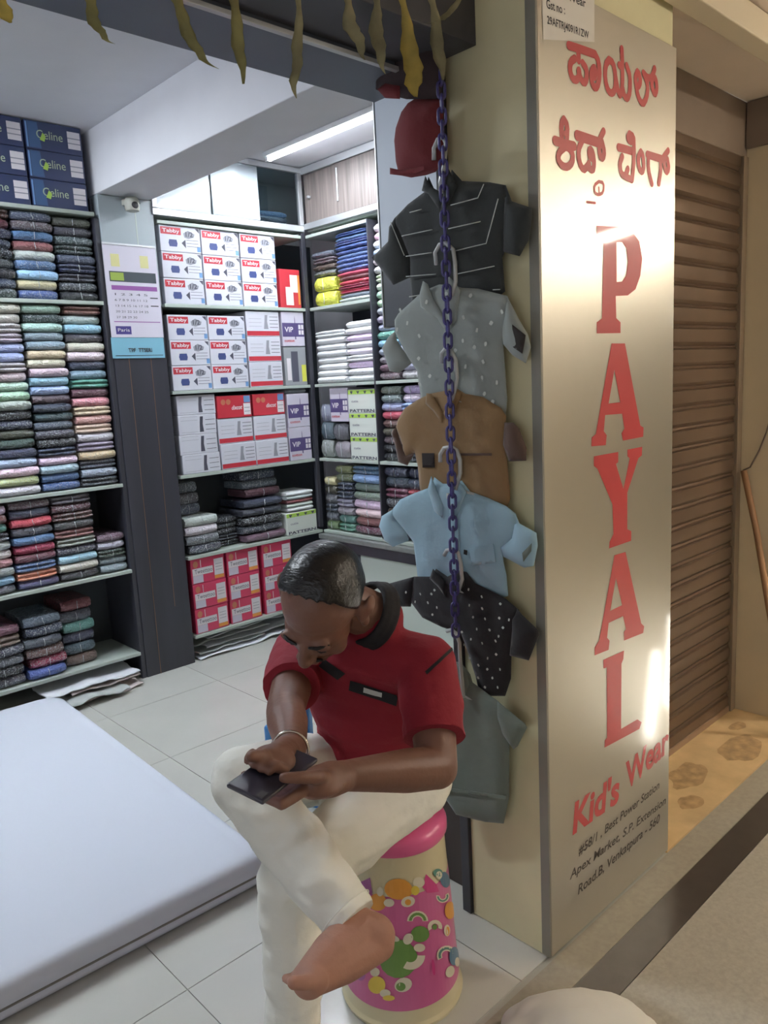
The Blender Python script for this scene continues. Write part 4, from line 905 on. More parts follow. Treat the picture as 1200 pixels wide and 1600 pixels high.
shirt('brown shirt with darker sleeve cuffs and black chest patch', 560, 430, 4,
      [(460,740),(380,780),(300,830),(255,900),(240,950),(275,1060),(280,1140),(350,1110),(365,1200),(370,1330),(400,1450),(560,1500),(900,1490),(935,1400),(925,1160),(905,1060),(920,960),(930,880),(900,830),(790,760),(680,740),(620,700),(560,720)],
      [(240,950),(210,980),(230,1060),(245,1170),(300,1190),(350,1110),(290,1130),(265,1050)], [(920,920),(975,920),(1010,960),(1050,1080),(1045,1160),(940,1165),(905,1060)],
      [[(460,735),(450,800),(500,850),(545,920),(560,860),(520,790),(490,740)], [(620,690),(680,735),(640,830),(590,920),(560,860),(600,780)]], m_s3, 4, msl=m_s3d, extra=[([(415,1110),(490,1110),(490,1200),(415,1200)], m_dk2, 'chest_patch'), ([(650,1110),(850,1110),(850,1125),(650,1125)], m_s3d, 'pocket_seam')])
shirt('light blue short sleeved shirt with chest pocket, fourth hanging shirt', 560, 740, 4,
      [(490,20),(470,80),(360,120),(270,160),(220,220),(215,260),(300,370),(340,430),(350,560),(355,640),(400,760),(900,780),(920,770),(915,640),(900,560),(895,500),(900,460),(970,420),(1000,330),(990,250),(930,200),(820,150),(710,110),(660,40),(600,60),(540,60)],
      [(225,220),(150,265),(130,330),(160,420),(210,460),(310,420),(300,370),(230,280)], [(990,250),(1010,310),(1115,370),(1120,450),(1090,580),(1030,590),(900,520),(885,460),(960,400)],
      [[(490,10),(465,90),(500,230),(545,270),(560,200),(520,100)], [(650,20),(705,110),(640,260),(600,270),(590,160),(630,80)]], m_s4, 5,
      extra=[([(710,462),(860,432),(870,550),(720,572)], m_s4, 'pocket'), ([(600,270),(645,265),(650,620),(600,620)], m_s4, 'placket'), ([(675,470),(695,475),(690,505),(672,498)], m_dk2, 'logo'), ([(582,115),(610,115),(610,150),(582,150)], m_wp, 'size_label'), ([(1040,490),(1100,430),(1095,480),(1045,545)], m_s6, 'cuff_shade')])  # grey green cuff patch paints the shaded inside of the sleeve
shirt('black shirt with small pale specks, fifth hanging shirt behind the shoulder', 560, 740, 4,
      [(500,590),(470,640),(360,640),(350,670),(330,800),(400,900),(520,960),(640,1000),(680,1130),(720,1280),(740,1400),(900,1400),(940,1290),(950,1140),(960,1040),(1000,960),(1010,850),(930,780),(860,740),(740,680),(690,610),(640,600),(570,640)],
      [(360,640),(180,690),(200,780),(240,830),(330,830),(350,740)], [(1000,840),(1030,880),(1130,980),(1130,1010),(1060,1170),(940,1140),(955,1040),(960,900)],
      [[(500,585),(475,645),(530,700),(570,760),(580,680),(540,630)], [(640,595),(700,610),(690,690),(620,760),(600,690),(610,640)]], m_s5, 6,
      marks=[(330,730),(420,740),(510,715),(385,790),(465,795),(490,870),(520,825),(490,740),(725,710),(805,755),(920,800),(725,810),(805,830),(745,885),(820,895),(910,890),(970,900),(640,770),(670,980),(765,960),(845,965),(900,1005),(795,1050),(880,1120),(825,1145),(765,1190),(820,1215),(900,1215),(710,1145),(725,1025),(880,1035),(930,950),(680,1060),(760,1270),(850,1270),(880,1330),(800,1330)], mm=m_wp, mr=.0032)
shirt('grey green shirt with turned hem, lowest of the hanging garments', 640, 1000, 3.077,
      [(190,100),(120,170),(60,230),(60,300),(100,500),(150,650),(160,770),(210,850),(290,870),(350,885),(440,892),(470,760),(475,600),(480,500),(470,330),(430,290),(350,230),(310,200),(300,160),(255,100)],
      None, [(430,290),(560,400),(568,420),(520,510),(500,525),(445,450),(420,350)], [[(250,105),(300,150),(310,200),(265,290),(235,280),(230,180)]], m_s6, 8,
      extra=[([(165,705),(470,745),(468,760),(165,722)], m_s6, 'hem_seam')])
# hangers
m_hang = mat('white_hanger_plastic', (188, 192, 190), .35, coat=.3)
def hanger(pts, label, shoulders=None):
    P = [hplane(x, y, .026) for x, y in pts]; org = P[-1].copy()
    t = empty('coat_hanger', org, 0, label, 'hanger', None)
    o = link('hook', tube_mesh([p - org for p in P], .0052, 10), t, m_hang)
    b = P[-1] - HN * .022
    o = link('shoulder_bar', tube_mesh([b - org - HU * .11 + Vector((0, 0, -.05)) - HN * .004, b - org - HU * .05 + Vector((0, 0, -.015)), b - org + HN * .012, b - org + HU * .05 + Vector((0, 0, -.015)), b - org + HU * .11 + Vector((0, 0, -.05)) - HN * .004], .004, 8), t, m_hang)
for pts, lb in (([(678,250),(678,232),(684,218),(692,214),(697,224),(694,260),(688,285),(690,300)], 'white hanger hook above the striped polo shirt'),
                ([(682,414),(680,395),(687,382),(697,380),(708,390),(711,410),(712,440),(706,462)], 'white hanger hook in front of the striped polo shirt'),
                ([(690,568),(690,552),(696,545),(705,548),(712,562),(714,590),(710,612),(706,625)], 'white hanger hook in front of the grey shirt'),
                ([(688,722),(688,710),(694,700),(705,698),(714,704),(719,718),(719,740),(712,765)], 'white hanger hook in front of the brown shirt'),
                ([(694,868),(698,860),(706,858),(716,864),(720,880),(722,905),(716,925)], 'white hanger hook in front of the light blue shirt'),
                ([(698,986),(706,984),(713,990),(718,1004),(719,1030),(722,1062),(724,1090)], 'white hanger hook beside the red shirt sleeve')):
    hanger(pts, lb)
# chain
m_chain = mat('violet_plastic_chain', (66, 62, 126), .35, coat=.3)
chn = empty('plastic_chain', hplane(712, 985, .042), 0, 'violet blue plastic chain that carries the hanging shirts', 'chain')
def link_mesh():
    P = []
    for k in range(8): a = math.pi * k / 7; P.append((.0085 * math.cos(a), 0, .0095 + .0085 * math.sin(a)))
    for k in range(8): a = math.pi + math.pi * k / 7; P.append((.0085 * math.cos(a), 0, -.0095 + .0085 * math.sin(a)))
    me = tube_mesh(P, .0036, 8, True); me.materials.append(m_chain); return me
lm_ = link_mesh(); ct_, cb_ = hplane(689, 120, .042), hplane(712, 985, .042); nL = int((ct_ - cb_).length / .0275)
for k in range(nL + 1):
    o = link('link', lm_, chn); o.location = cb_.lerp(ct_, k / nL) - chn.location; o.rotation_euler = (0, 0, math.radians(-42 + (90 if k % 2 else 0) + random.uniform(-14, 14)))
# caps
m_cap = mat('maroon_cap_cloth', (112, 40, 44), .85, bump=.2, bscale=50); m_capd = mat('dark_cap_cloth', (60, 48, 50), .85, bump=.2, bscale=50)
cp = empty('baseball_cap', hplane(655, 275), 0, 'dark red cap hanging on the chain above the striped shirt', 'cap')
hobj('crown', puff_mesh(T4(560, 80, 4, [(350,300),(310,325),(270,380),(235,480),(225,560),(235,690),(255,775),(330,790),(420,775),(480,755),(530,700),(530,300)]), .07, 3, .002, edge=.05, base=.0), cp, m_cap)
hobj('brim', puff_mesh(T4(560, 80, 4, [(262,745),(262,785),(330,793),(420,778),(475,758),(470,735),(420,745),(330,760)]), .012, 4, .001, step=.009, edge=.01, base=.038), cp, m_cap)
cp = empty('baseball_cap', hplane(640, 155), 0, 'darker cap with reddish rim hanging above the dark red cap', 'cap')
hobj('crown', puff_mesh(T4(560, 0, 4, [(110,400),(120,300),(200,230),(350,230),(500,260),(520,420),(520,620),(300,620),(180,590),(110,560)]), .05, 7, .003, edge=.04, base=.0), cp, m_capd)
hobj('brim', puff_mesh(T4(560, 0, 4, [(180,580),(230,545),(320,560),(320,640),(230,635)]), .012, 4, .001, step=.009, edge=.01, base=.036), cp, m_cap)

# ================================================================== LEAF GARLAND
LY = 1.16
gl = empty('leaf_garland', (.9, LY, 2.36), 0, 'garland of dried mango leaves strung across the shop front', 'garland')
tube('string', [(.2, LY, 2.37), (.6, LY, 2.355), (1.0, LY, 2.37), (1.45, LY, 2.42)], .002, mat('string', (150, 140, 110), .9), gl, 6)
m_leaf = [mat('dry_leaf_olive', (150, 144, 98), .7, vary=.3, vscale=20), mat('dry_leaf_yellow', (190, 172, 96), .7, vary=.25, vscale=20), mat('dry_leaf_grey', (160, 154, 122), .7, vary=.25, vscale=20)]
def leaf(pts, mi):
    """pts: (px, py, width in px) down the midrib"""
    C3 = [on(x, y, 1, LY + .008 * math.sin(i * 1.3)) for i, (x, y, w) in enumerate(pts)]; top = Vector((C3[0].x, LY, 2.36)); 
    C3 = [top] + C3; Wd = [.004] + [w / 1215 * (Vector(CAMP) - c).dot(Vector((CR @ np.array([0, 0, 1])))) * .5 for (x, y, w), c in zip(pts, C3[1:])]
    # smooth resample
    P, Wv = [], []
    for i in range(len(C3) - 1):
        for k in range(4): P.append(C3[i].lerp(C3[i + 1], k / 4)); Wv.append(Wd[i] + (Wd[i + 1] - Wd[i]) * k / 4)
    P.append(C3[-1]); Wv.append(Wd[-1]); bm = bmesh.new(); R_ = []; rx = camdir(1, 0, 0)
    for i, (p, w) in enumerate(zip(P, Wv)):
        tw = rx * math.cos(.5 * math.sin(i * .35)) + Vector((0, 1, 0)) * math.sin(.5 * math.sin(i * .35)); f = Vector((.3, -.5, 0)) * (.35 * w)
        q = w * (1 + .12 * math.sin(i * 2.1)); p = p + Vector((0, .003 * math.sin(i * .8), 0))
        R_.append([bm.verts.new(p - tw * q - f - gl.location), bm.verts.new(p - tw * q * .5 - gl.location), bm.verts.new(p + f - gl.location), bm.verts.new(p + tw * q * .5 - gl.location), bm.verts.new(p + tw * q - f - gl.location)])
    for a, b in zip(R_, R_[1:]):
        for k in range(4): bm.faces.new((a[k], a[k + 1], b[k + 1], b[k]))
    bmesh.ops.solidify(bm, geom=bm.faces[:], thickness=.0012)
    link('leaf', me_from(bm, True), gl, m_leaf[mi])
for pts, mi in (([(2,0,26),(10,18,30),(17,36,4)], 1), ([(143,0,26),(146,25,22),(155,45,14),(165,60,8),(180,69,3)], 0), ([(278,0,30),(290,35,22),(305,72,16),(318,92,10),(342,108,3)], 0),
                ([(367,0,24),(373,50,22),(377,90,14),(381,131,3)], 0), ([(467,0,14),(468,50,17),(466,95,14),(460,125,12),(463,154,2)], 2), ([(545,0,20),(548,32,26),(558,55,18),(566,80,9),(570,94,3)], 2),
                ([(590,0,18),(590,30,22),(592,65,18),(597,95,10),(602,116,2)], 2), ([(630,0,20),(640,50,24),(647,100,24),(648,130,22),(650,152,8)], 1), ([(676,0,22),(684,40,20),(688,90,16),(693,125,3)], 2), ([(722,-6,14),(705,18,14),(690,32,10),(668,36,4)], 2)):
    leaf(pts, mi)

# ================================================================== WHITE CLOTH BUNDLE in the foreground
def bundle():
    bm = bmesh.new(); bmesh.ops.create_icosphere(bm, subdivisions=5, radius=1)
    for v in bm.verts:
        n_ = .10 * noise.noise(v.co * 1.6) + .04 * noise.noise(v.co * 5)
        v.co = v.co * (1 + n_); v.co = Vector((v.co.x * .20, v.co.y * .15, max(0, v.co.z * .115 + .012)))
    o = link('cloth_bundle', me_from(bm, True), None, mat('white_bundle_cloth', (226, 226, 220), .85, bump=.1, bscale=12)); o.location = (1.29, .83, .0005); o.rotation_euler = (0, 0, math.radians(-38)); return o
tag(bundle(), 'white cloth bundle on the corridor floor at the bottom photo edge', 'cloth')

# ================================================================== DRUM STOOL
DC = Vector((1.18, 1.28, 0)); RB = lambda z: .146 - .028 * (z / .46)
dr = empty('drum_stool', DC + Vector((0, 0, .001)), 0, 'cream plastic drum with pink cartoonish print used as a seat', 'stool')
m_cr = mat('cream_plastic', (206, 196, 160), .3, coat=.4); m_pk = mat('pink_print', (196, 96, 146), .35, coat=.3); m_lid = mat('pink_lid', (220, 96, 150), .35, coat=.4)
link('drum_body', lathe_mesh([(.140, 0), (.150, .003), (.152, .012), (.146, .018)] + [(RB(z), z) for z in (.02, .06, .1, .2, .3, .38, .43)] + [(.10, .435)], 64), dr, m_cr)
def cyl_patch(name, loop, m, off):
    """2-D loop in (arc metres at the wall, height) wrapped on the drum; arc 0 faces the camera"""
    a0 = math.atan2(-DC.y, -DC.x); bm = bmesh.new()
    P = [Vector(p) for p in loop]; pts = []
    for i in range(len(P)):
        a, b = P[i], P[(i + 1) % len(P)]; k = max(1, int((b - a).length / .012))
        for j in range(k): pts.append(a.lerp(b, j / k))
    xs_ = [p.x for p in pts]; zs_ = [p.y for p in pts]; inner = []
    x = min(xs_) + .012
    while x < max(xs_):
        z = min(zs_) + .02
        while z < max(zs_): inner.append(Vector((x, z))); z += .02
        x += .012
    m_ = len(pts); r = delaunay_2d_cdt(pts + inner, [(i, (i + 1) % m_) for i in range(m_)], [list(range(m_))], 1, 1e-6)
    vs = []
    for v in r[0]:
        rr = RB(v.y) + off; th = a0 + v.x / .137; vs.append(bm.verts.new((rr * math.cos(th), rr * math.sin(th), v.y)))
    for t in r[2]:
        f = bm.faces.new([vs[i] for i in t])
    bm.normal_update()
    for f in bm.faces:
        c = f.calc_center_median()
        if f.normal.dot(Vector((c.x, c.y, 0))) < 0: f.normal_flip()
    return link(name, me_from(bm), dr, m)
def cylhit(px, py):
    r = Vector(ray(px, py)); C = Vector(CAMP) - DC; t = .9
    for _ in range(30):
        z = C.z + r.z * t; R_ = RB(z); a = r.x ** 2 + r.y ** 2; b = 2 * (C.x * r.x + C.y * r.y); c = C.x ** 2 + C.y ** 2 - R_ ** 2; D = b * b - 4 * a * c
        if D < 0: D = 0
        t = (-b - math.sqrt(D)) / (2 * a)
    p = C + r * t; th = math.atan2(p.y, p.x) - math.atan2(-DC.y, -DC.x); th = (th + math.pi) % (2 * math.pi) - math.pi
    return (th * .137, p.z)
cyl_patch('print_band', [(-.38, .052), (.38, .052), (.38, .335), (-.38, .335)], m_pk, .0008)
dm = {k: mat('drum_' + k, c, .4, coat=.2) for k, c in dict(orange=(216, 150, 60), green=(104, 142, 72), blue=(76, 112, 140), white=(214, 208, 186), yellow=(220, 196, 80), deep=(200, 60, 130), violet=(160, 90, 150), teal=(80, 130, 120)).items()}
def el(cx, cy, rx, ry, rot=0, n=16): return [(cx + rx * math.cos(a) * math.cos(rot) - ry * math.sin(a) * math.sin(rot), cy + rx * math.cos(a) * math.sin(rot) + ry * math.sin(a) * math.cos(rot)) for a in [2 * math.pi * k / n for k in range(n)]]
def arc(cx, cy, r, w, a0, a1, n=9): return [(cx + (r + w) * math.cos(a0 + (a1 - a0) * k / n), cy + (r + w) * math.sin(a0 + (a1 - a0) * k / n)) for k in range(n + 1)] + [(cx + (r - w) * math.cos(a1 + (a0 - a1) * k / n), cy + (r - w) * math.sin(a1 + (a0 - a1) * k / n)) for k in range(n + 1)]
lay = .0014
def dp(loop, k, nm='print_shape'):
    global lay
    lay += .00006
    L = [cylhit(520 + x / 5.4545, 1340 + y / 5.4545) for x, y in loop]
    cyl_patch(nm, L, dm[k], lay)
dp([(190,230),(320,170),(340,300),(290,400),(240,340)], 'violet')
dp(el(560, 270, 120, 90, .1), 'orange'); dp(el(385, 380, 75, 75), 'orange'); dp(el(480, 385, 45, 35), 'white'); dp(el(640, 375, 60, 45, -.3), 'white'); dp(el(640, 380, 26, 26), 'orange'); dp(el(405, 290, 28, 40), 'white')
dp([(790,140),(880,230),(900,290),(800,300),(760,250)], 'deep'); dp(el(730, 210, 50, 45), 'white'); dp(el(700, 280, 35, 40), 'yellow')
dp(el(950, 190, 40, 70, -.2), 'blue'); dp(el(890, 130, 40, 35), 'teal'); dp(el(900, 150, 26, 34), 'white')
dp(arc(930, 330, 40, 16, math.radians(-30), math.radians(190)), 'white'); dp(arc(930, 330, 40, 7, math.radians(-20), math.radians(180)), 'teal')
dp(arc(720, 540, 65, 24, math.radians(180), math.radians(360)), 'white'); dp(arc(720, 540, 62, 12, math.radians(184), math.radians(356)), 'green')
dp(arc(865, 590, 45, 16, math.radians(150), math.radians(380)), 'white'); dp(el(862, 590, 20, 25), 'green')
dp(el(560, 860, 160, 165, .2), 'green'); dp(el(740, 650, 78, 70), 'green'); dp(el(640, 690, 40, 50, .5), 'white'); dp(el(735, 765, 48, 36), 'white'); dp(arc(660, 830, 90, 32, math.radians(0), math.radians(120)), 'white')
dp(el(600, 1080, 75, 60, -.4), 'white'); dp(el(580, 1095, 40, 36), 'green'); dp(el(990, 450, 45, 75), 'orange'); dp(el(965, 620, 26, 50), 'white'); dp(el(970, 625, 15, 38), 'orange')
dp(arc(960, 830, 60, 22, math.radians(150), math.radians(350)), 'white'); dp(arc(960, 830, 58, 10, math.radians(155), math.radians(345)), 'teal'); dp(el(1025, 840, 42, 80), 'blue'); dp(el(990, 970, 36, 50, .3), 'white'); dp(el(1050, 890, 20, 40), 'white')
dp(el(380, 1080, 72, 75), 'yellow'); dp(el(365, 970, 40, 38), 'white'); dp(el(250, 1000, 36, 45), 'violet'); dp(el(450, 1150, 45, 35), 'white'); dp(el(480, 1190, 50, 24), 'yellow'); dp(el(850, 930, 14, 70, -.1), 'deep'); dp(el(520, 680, 50, 25, .4), 'white')
link('lid', lathe_mesh([(.10, .430), (.124, .430), (.128, .436), (.128, .455), (.122, .468), (.10, .474)], 48), dr, m_lid)

# ================================================================== THE SEATED MAN
def bm_capsule(bm, a, b, ra, rb, n=14):
    a, b = Vector(a), Vector(b); d = b - a; L = d.length; t = d.normalized() if L > 1e-6 else Vector((0, 0, 1))
    up = Vector((0, 0, 1)) if abs(t.z) < .9 else Vector((1, 0, 0)); x = t.cross(up).normalized(); y = t.cross(x)
    R_ = []
    for k in range(1, 5): q = math.pi / 2 * k / 5; R_.append((a - t * ra * math.cos(q), ra * math.sin(q)))
    R_.append((a, ra)); R_.append((b, rb))
    for k in range(4, 0, -1): q = math.pi / 2 * k / 5; R_.append((b + t * rb * math.cos(q), rb * math.sin(q)))
    rings = [[bm.verts.new(c + (x * math.cos(i * 2 * math.pi / n) + y * math.sin(i * 2 * math.pi / n)) * r) for i in range(n)] for c, r in R_]
    for A, B in zip(rings, rings[1:]):
        for i in range(n): bm.faces.new((A[i], A[(i + 1) % n], B[(i + 1) % n], B[i]))
    p0 = bm.verts.new(a - t * ra); p1 = bm.verts.new(b + t * rb)
    for i in range(n): bm.faces.new((p0, rings[0][(i + 1) % n], rings[0][i])); bm.faces.new((p1, rings[-1][i], rings[-1][(i + 1) % n]))
def bm_chain(bm, pts):
    for (a, ra), (b, rb) in zip(pts, pts[1:]): bm_capsule(bm, a, b, ra, rb)
def bm_ell(bm, c, ax, ay, az, r):
    m = Matrix(((ax.x * r[0], ay.x * r[1], az.x * r[2], c[0]), (ax.y * r[0], ay.y * r[1], az.y * r[2], c[1]), (ax.z * r[0], ay.z * r[1], az.z * r[2], c[2]), (0, 0, 0, 1)))
    bmesh.ops.create_uvsphere(bm, u_segments=24, v_segments=16, radius=1, matrix=m)
def fuse(bm, voxel, smooth=4, sub=None):
    """weld overlapping volumes into one continuous skin"""
    me = bpy.data.meshes.new('t'); bmesh.ops.recalc_face_normals(bm, faces=bm.faces); bm.to_mesh(me); bm.free()
    o = bpy.data.objects.new('t', me); COL.objects.link(o)
    r = o.modifiers.new('r', 'REMESH'); r.mode = 'VOXEL'; r.voxel_size = voxel; r.use_smooth_shade = True
    s = o.modifiers.new('s', 'SMOOTH'); s.factor = .5; s.iterations = smooth
    dg = bpy.context.evaluated_depsgraph_get(); m2 = bpy.data.meshes.new_from_object(o.evaluated_get(dg)); bpy.data.objects.remove(o)
    for p in m2.polygons: p.use_smooth = True
    return m2
def wrinkle(me, amp, sc, seed=0, axis=None):
    for v, nn in zip(me.vertices, [v.normal.copy() for v in me.vertices]):
        p = Vector(v.co); q = noise.noise(Vector((p.x * sc[0], p.y * sc[1], p.z * sc[2] + seed))); q2 = noise.noise(Vector((p.x * sc[0] * 2.3, p.y * sc[1] * 2.3, p.z * sc[2] * 2.3 + seed)))
        v.co = p + nn * amp * (q + .5 * q2)
    me.update()
m_skin = mat('skin', (114, 79, 64), .5, bump=.12, bscale=70, vary=.06, vscale=12); m_skl = mat('foot_skin', (166, 122, 104), .6, bump=.12, bscale=70)
m_hair = mat('black_hair', (16, 15, 17), .34, bump=.3, bscale=160, stretch=(1, .25, 1)); m_tr = mat('white_trouser_cloth', (236, 236, 226), .9, bump=.15, bscale=50)
m_polo = mat('crimson_polo_cloth', (132, 20, 38), .85, bump=.15, bscale=90); m_pblk = mat('polo_black_trim', (26, 24, 28), .8, bump=.1, bscale=90); m_metal = mat('steel_bangle', (210, 205, 195), .2, metal=1)
Lsh, Lel, Lwr = at(668, 1040, 1.64), at(683, 1200, 1.50), at(540, 1212, 1.37)
Rsh, Rel, Rwr = at(470, 1020, 1.84), at(446, 1108, 1.60), at(456, 1172, 1.40)
hipL, hipR = at(640, 1220, 1.84), at(580, 1190, 1.99)
kneR, ankR = at(380, 1218, 1.64), at(560, 1452, 1.46)
kneL = at(452, 1378, 1.60); ankL = Vector((kneL.x - .02, kneL.y + .0, .085))
Lx = (Lsh - Rsh).normalized(); pel = (hipL + hipR) / 2; shc = (Lsh + Rsh) / 2; upv = (shc - pel).normalized(); Fv = Lx.cross(upv).normalized() * -1
if Fv.x > 0: Fv = -Fv
upv = (Lx.cross(Fv)); upv = upv if upv.z > 0 else -upv
man = empty('person', (pel.x, pel.y, .001), 0, 'seated man in red polo and white trousers looking down at his phone', 'person')
def mobj(name, me, m, parent=man):
    o = link(name, me, parent, m)
    o.location = -Vector(man.location) if parent is man else (0, 0, 0); return o
# ---- head frame
HCt = at(502, 944, 1.54)
hl = camdir(.90, -.22, .22); hf = camdir(-.24, -.78, .40); hf = (hf - hl * hf.dot(hl)).normalized(); hu = hf.cross(hl).normalized()
if hu.dot(camdir(0, .6, .7)) < 0: hu = -hu
def H(x, y, z): return HCt + hl * x + hf * y + hu * z
def head_bm(bm):
    E = lambda c, r: bm_ell(bm, H(*c), hl, hf, hu, r)
    E((0, -.015, .028), (.076, .096, .088)); E((0, .025, -.02), (.066, .072, .085)); E((0, .035, -.075), (.050, .052, .045)); E((0, .066, -.100), (.026, .022, .020))
    E((.040, .052, -.045), (.026, .026, .030)); E((-.040, .052, -.045), (.026, .026, .030))             # cheeks
    E((.028, .083, .012), (.026, .012, .010)); E((-.028, .083, .012), (.026, .012, .010))               # brows
    bm_chain(bm, [(H(0, .090, .004), .009), (H(0, .108, -.026), .012), (H(0, .110, -.036), .0145)])      # nose
    for s in (-1, 1):
        E((s * .013, .102, -.038), (.009, .010, .008)); E((s * .031, .080, -.006), (.015, .010, .009))   # nostril wings, closed lids
        E((s * .083, -.012, -.012), (.011, .021, .034)); E((s * .094, -.026, .000), (.008, .019, .028)); E((s * .086, -.004, -.040), (.009, .012, .012))   # ears
    E((0, .092, -.066), (.024, .010, .006)); E((0, .090, -.077), (.021, .010, .007))                     # lips
nb = at(583, 962, 1.67)
def finger(bm, pts, r0, r1): n = len(pts) - 1; bm_chain(bm, [(p, r0 + (r1 - r0) * i / n) for i, p in enumerate(pts)])
# phone frame
PC = at(428, 1207, 1.265); la = (Fv * 1.0 + Vector((0, 0, .05))).normalized(); la = (camdir(-.48, -.16, .86)).normalized(); sa = camdir(.93, -.20, .30); sa = (sa - la * sa.dot(la)).normalized(); pn = la.cross(sa).normalized()
if pn.z < 0: pn = -pn
def Q(s, l, n): return PC + sa * s + la * l + pn * n
body = bmesh.new(); head_bm(body)
bm_chain(body, [(H(0, -.035, -.055), .054), (nb, .052), (shc - Fv * .02, .055)])
bm_chain(body, [(Lsh, .05), (Lsh.lerp(Lel, .5), .047), (Lel, .040), (Lel.lerp(Lwr, .35), .041), (Lwr, .027)])
bm_chain(body, [(Rsh, .05), (Rsh.lerp(Rel, .5), .047), (Rel, .040), (Rel.lerp(Rwr, .35), .041), (Rwr, .027)])
bm_chain(body, [(shc - Fv * .02, .055), (pel + upv * .15, .09), (pel, .08)])
# left hand: palm under the phone's near left side, fingers wrap underneath, thumb on the rim
pL = Q(.050, -.045, -.022); bm_chain(body, [(Lwr, .027), (Lwr.lerp(pL, .5), .031), (pL, .027)])
bm_ell(body, Lwr.lerp(pL, .70), sa, la, pn, (.036, .045, .017))
kn = [Q(.040, .030, -.024), Q(.040, .010, -.026), Q(.040, -.012, -.027), Q(.040, -.034, -.026)]
for i, k in enumerate(kn):
    L_ = [.078, .088, .082, .066][i]; bm_capsule(body, pL.lerp(k, .25), k, .012, .0105)
    finger(body, [k, Q(.040 - L_ * .48, .034 - i * .021, -.0235), Q(.040 - L_ * .80, .036 - i * .021, -.0165), Q(.040 - L_ * .98, .036 - i * .020, -.0150)], .0095, .0072)
finger(body, [Lwr.lerp(pL, .45) + pn * .008, Q(.066, -.028, .006), Q(.052, .006, .016), Q(.034, .022, .0165)], .0135, .0088)
# right hand: comes from behind, fingers folded over the far side, thumb pointing left
pR = at(432, 1183, 1.295); bm_chain(body, [(Rwr, .027), (Rwr.lerp(pR, .5), .029), (pR, .024)])
bm_ell(body, pR + la * .006, sa, la, pn, (.038, .034, .017))
for i in range(4):
    s0 = .016 - i * .019; L_ = [.062, .070, .066, .052][i]; bx_ = pR + sa * (s0 + .016) + la * .022
    tp = Q(-.022 + (s0 + .016) * .8, .004 + L_ * .25, .013); finger(body, [bx_, bx_.lerp(tp, .5) + pn * .010, tp.lerp(bx_, .15) + pn * .006, tp], .0095, .0075)
finger(body, [pR - sa * .012 + pn * .002, at(412, 1182, 1.265), at(401, 1181, 1.25), at(392, 1182, 1.24)], .0135, .0095)
# legs inside the trousers and the feet
bm_chain(body, [(hipR, .07), (kneR, .048), (kneR.lerp(ankR, .35), .048), (ankR, .034)]); bm_chain(body, [(hipL, .07), (kneL, .048), (kneL.lerp(ankL, .35), .048), (ankL, .034)])
heel, ball_, toe = at(592, 1476, 1.46), at(484, 1530, 1.345), at(443, 1533, 1.315)
bm_chain(body, [(ankR, .040), (at(585, 1462, 1.465), .040), (heel, .030)]); bm_chain(body, [(ankR, .040), (ankR.lerp(ball_, .5) + camdir(-.5, -.5, .5) * .006, .043), (ball_, .032)]); bm_chain(body, [(heel, .030), (heel.lerp(ball_, .5), .036), (ball_, .030)])
fd = (toe - ball_).normalized(); fs = camdir(.05, -.42, -.9); fs = (fs - fd * fs.dot(fd)).normalized()
bm_chain(body, [(ball_ - fs * .014, .026), (ball_ + fs * .02, .022)])
for i in range(5):
    c = ball_ - fs * (.026 - i * .0145) + fd * .004; Lt = [.046, .042, .037, .031, .025][i]
    finger(body, [c, c + fd * Lt * .55 + camdir(0, 0, 1) * .003, c + fd * Lt], .0135 if i == 0 else .0100, .0115 if i == 0 else .0080)
# planted foot
bm_chain(body, [(ankL, .036), (ankL + Vector((.035, .01, -.05)), .030)]); bm_chain(body, [(ankL + Vector((0, 0, -.03)), .034), (ankL + Vector((-.13, -.045, -.058)), .024)])
for i in range(5): c = ankL + Vector((-.125, -.045, -.066)) + Vector((.31, -.95, 0)) * (.028 - i * .014); finger(body, [c, c + Vector((-.05 + .006 * i, -.018, -.004))], .011, .008)
bme = fuse(body, .0042, 3); bo_ = mobj('body', bme, m_skin); bme.materials.append(m_skl)
for p in bme.polygons:
    if (p.center - heel.lerp(ball_, .4)).length < .17 and p.center.z < .62: p.material_index = 1
# hair: a cap over the cranium, thinning at the back of the crown
hb_ = bmesh.new(); bmesh.ops.create_icosphere(hb_, subdivisions=5, radius=1)
dl = []
for v in hb_.verts:
    x, y, z = v.co; lim = .40
    front = y > .52 - .25 * max(0, z - .2) and z < .80 - .55 * max(0, .9 - y) * .0
    hair = (z > (-.55 if y < -.05 else -.55 + (y + .05) * 2.35)) and not (abs(x) > .80 and z < -.05 and y > -.35 and y < .25)
    if not hair: dl.append(v)
bmesh.ops.delete(hb_, geom=dl, context='VERTS')
for v in hb_.verts:
    q = 1.0 + .012 * noise.noise(v.co * 6) + .02 * noise.noise(v.co * 2)
    v.co = H(v.co.x * .0835 * q, -.017 + v.co.y * .1025 * q, .030 + v.co.z * .0955 * q)
bmesh.ops.recalc_face_normals(hb_, faces=hb_.faces); bmesh.ops.solidify(hb_, geom=hb_.faces[:], thickness=.008)
mobj('hair', fuse(hb_, .0032, 5), m_hair)
for s in (-1, 1):
    bb = bmesh.new(); bm_chain(bb, [(H(s * .014, .096, .016), .003), (H(s * .030, .094, .020), .0042), (H(s * .048, .080, .015), .0025)]); mobj('eyebrow', fuse(bb, .0016, 2), m_hair)
    bb = bmesh.new(); bm_chain(bb, [(H(s * .020, .0895, -.0085), .0016), (H(s * .031, .0905, -.012), .002), (H(s * .040, .087, -.010), .0014)]); mobj('eyelashes', fuse(bb, .0011, 1), m_hair)
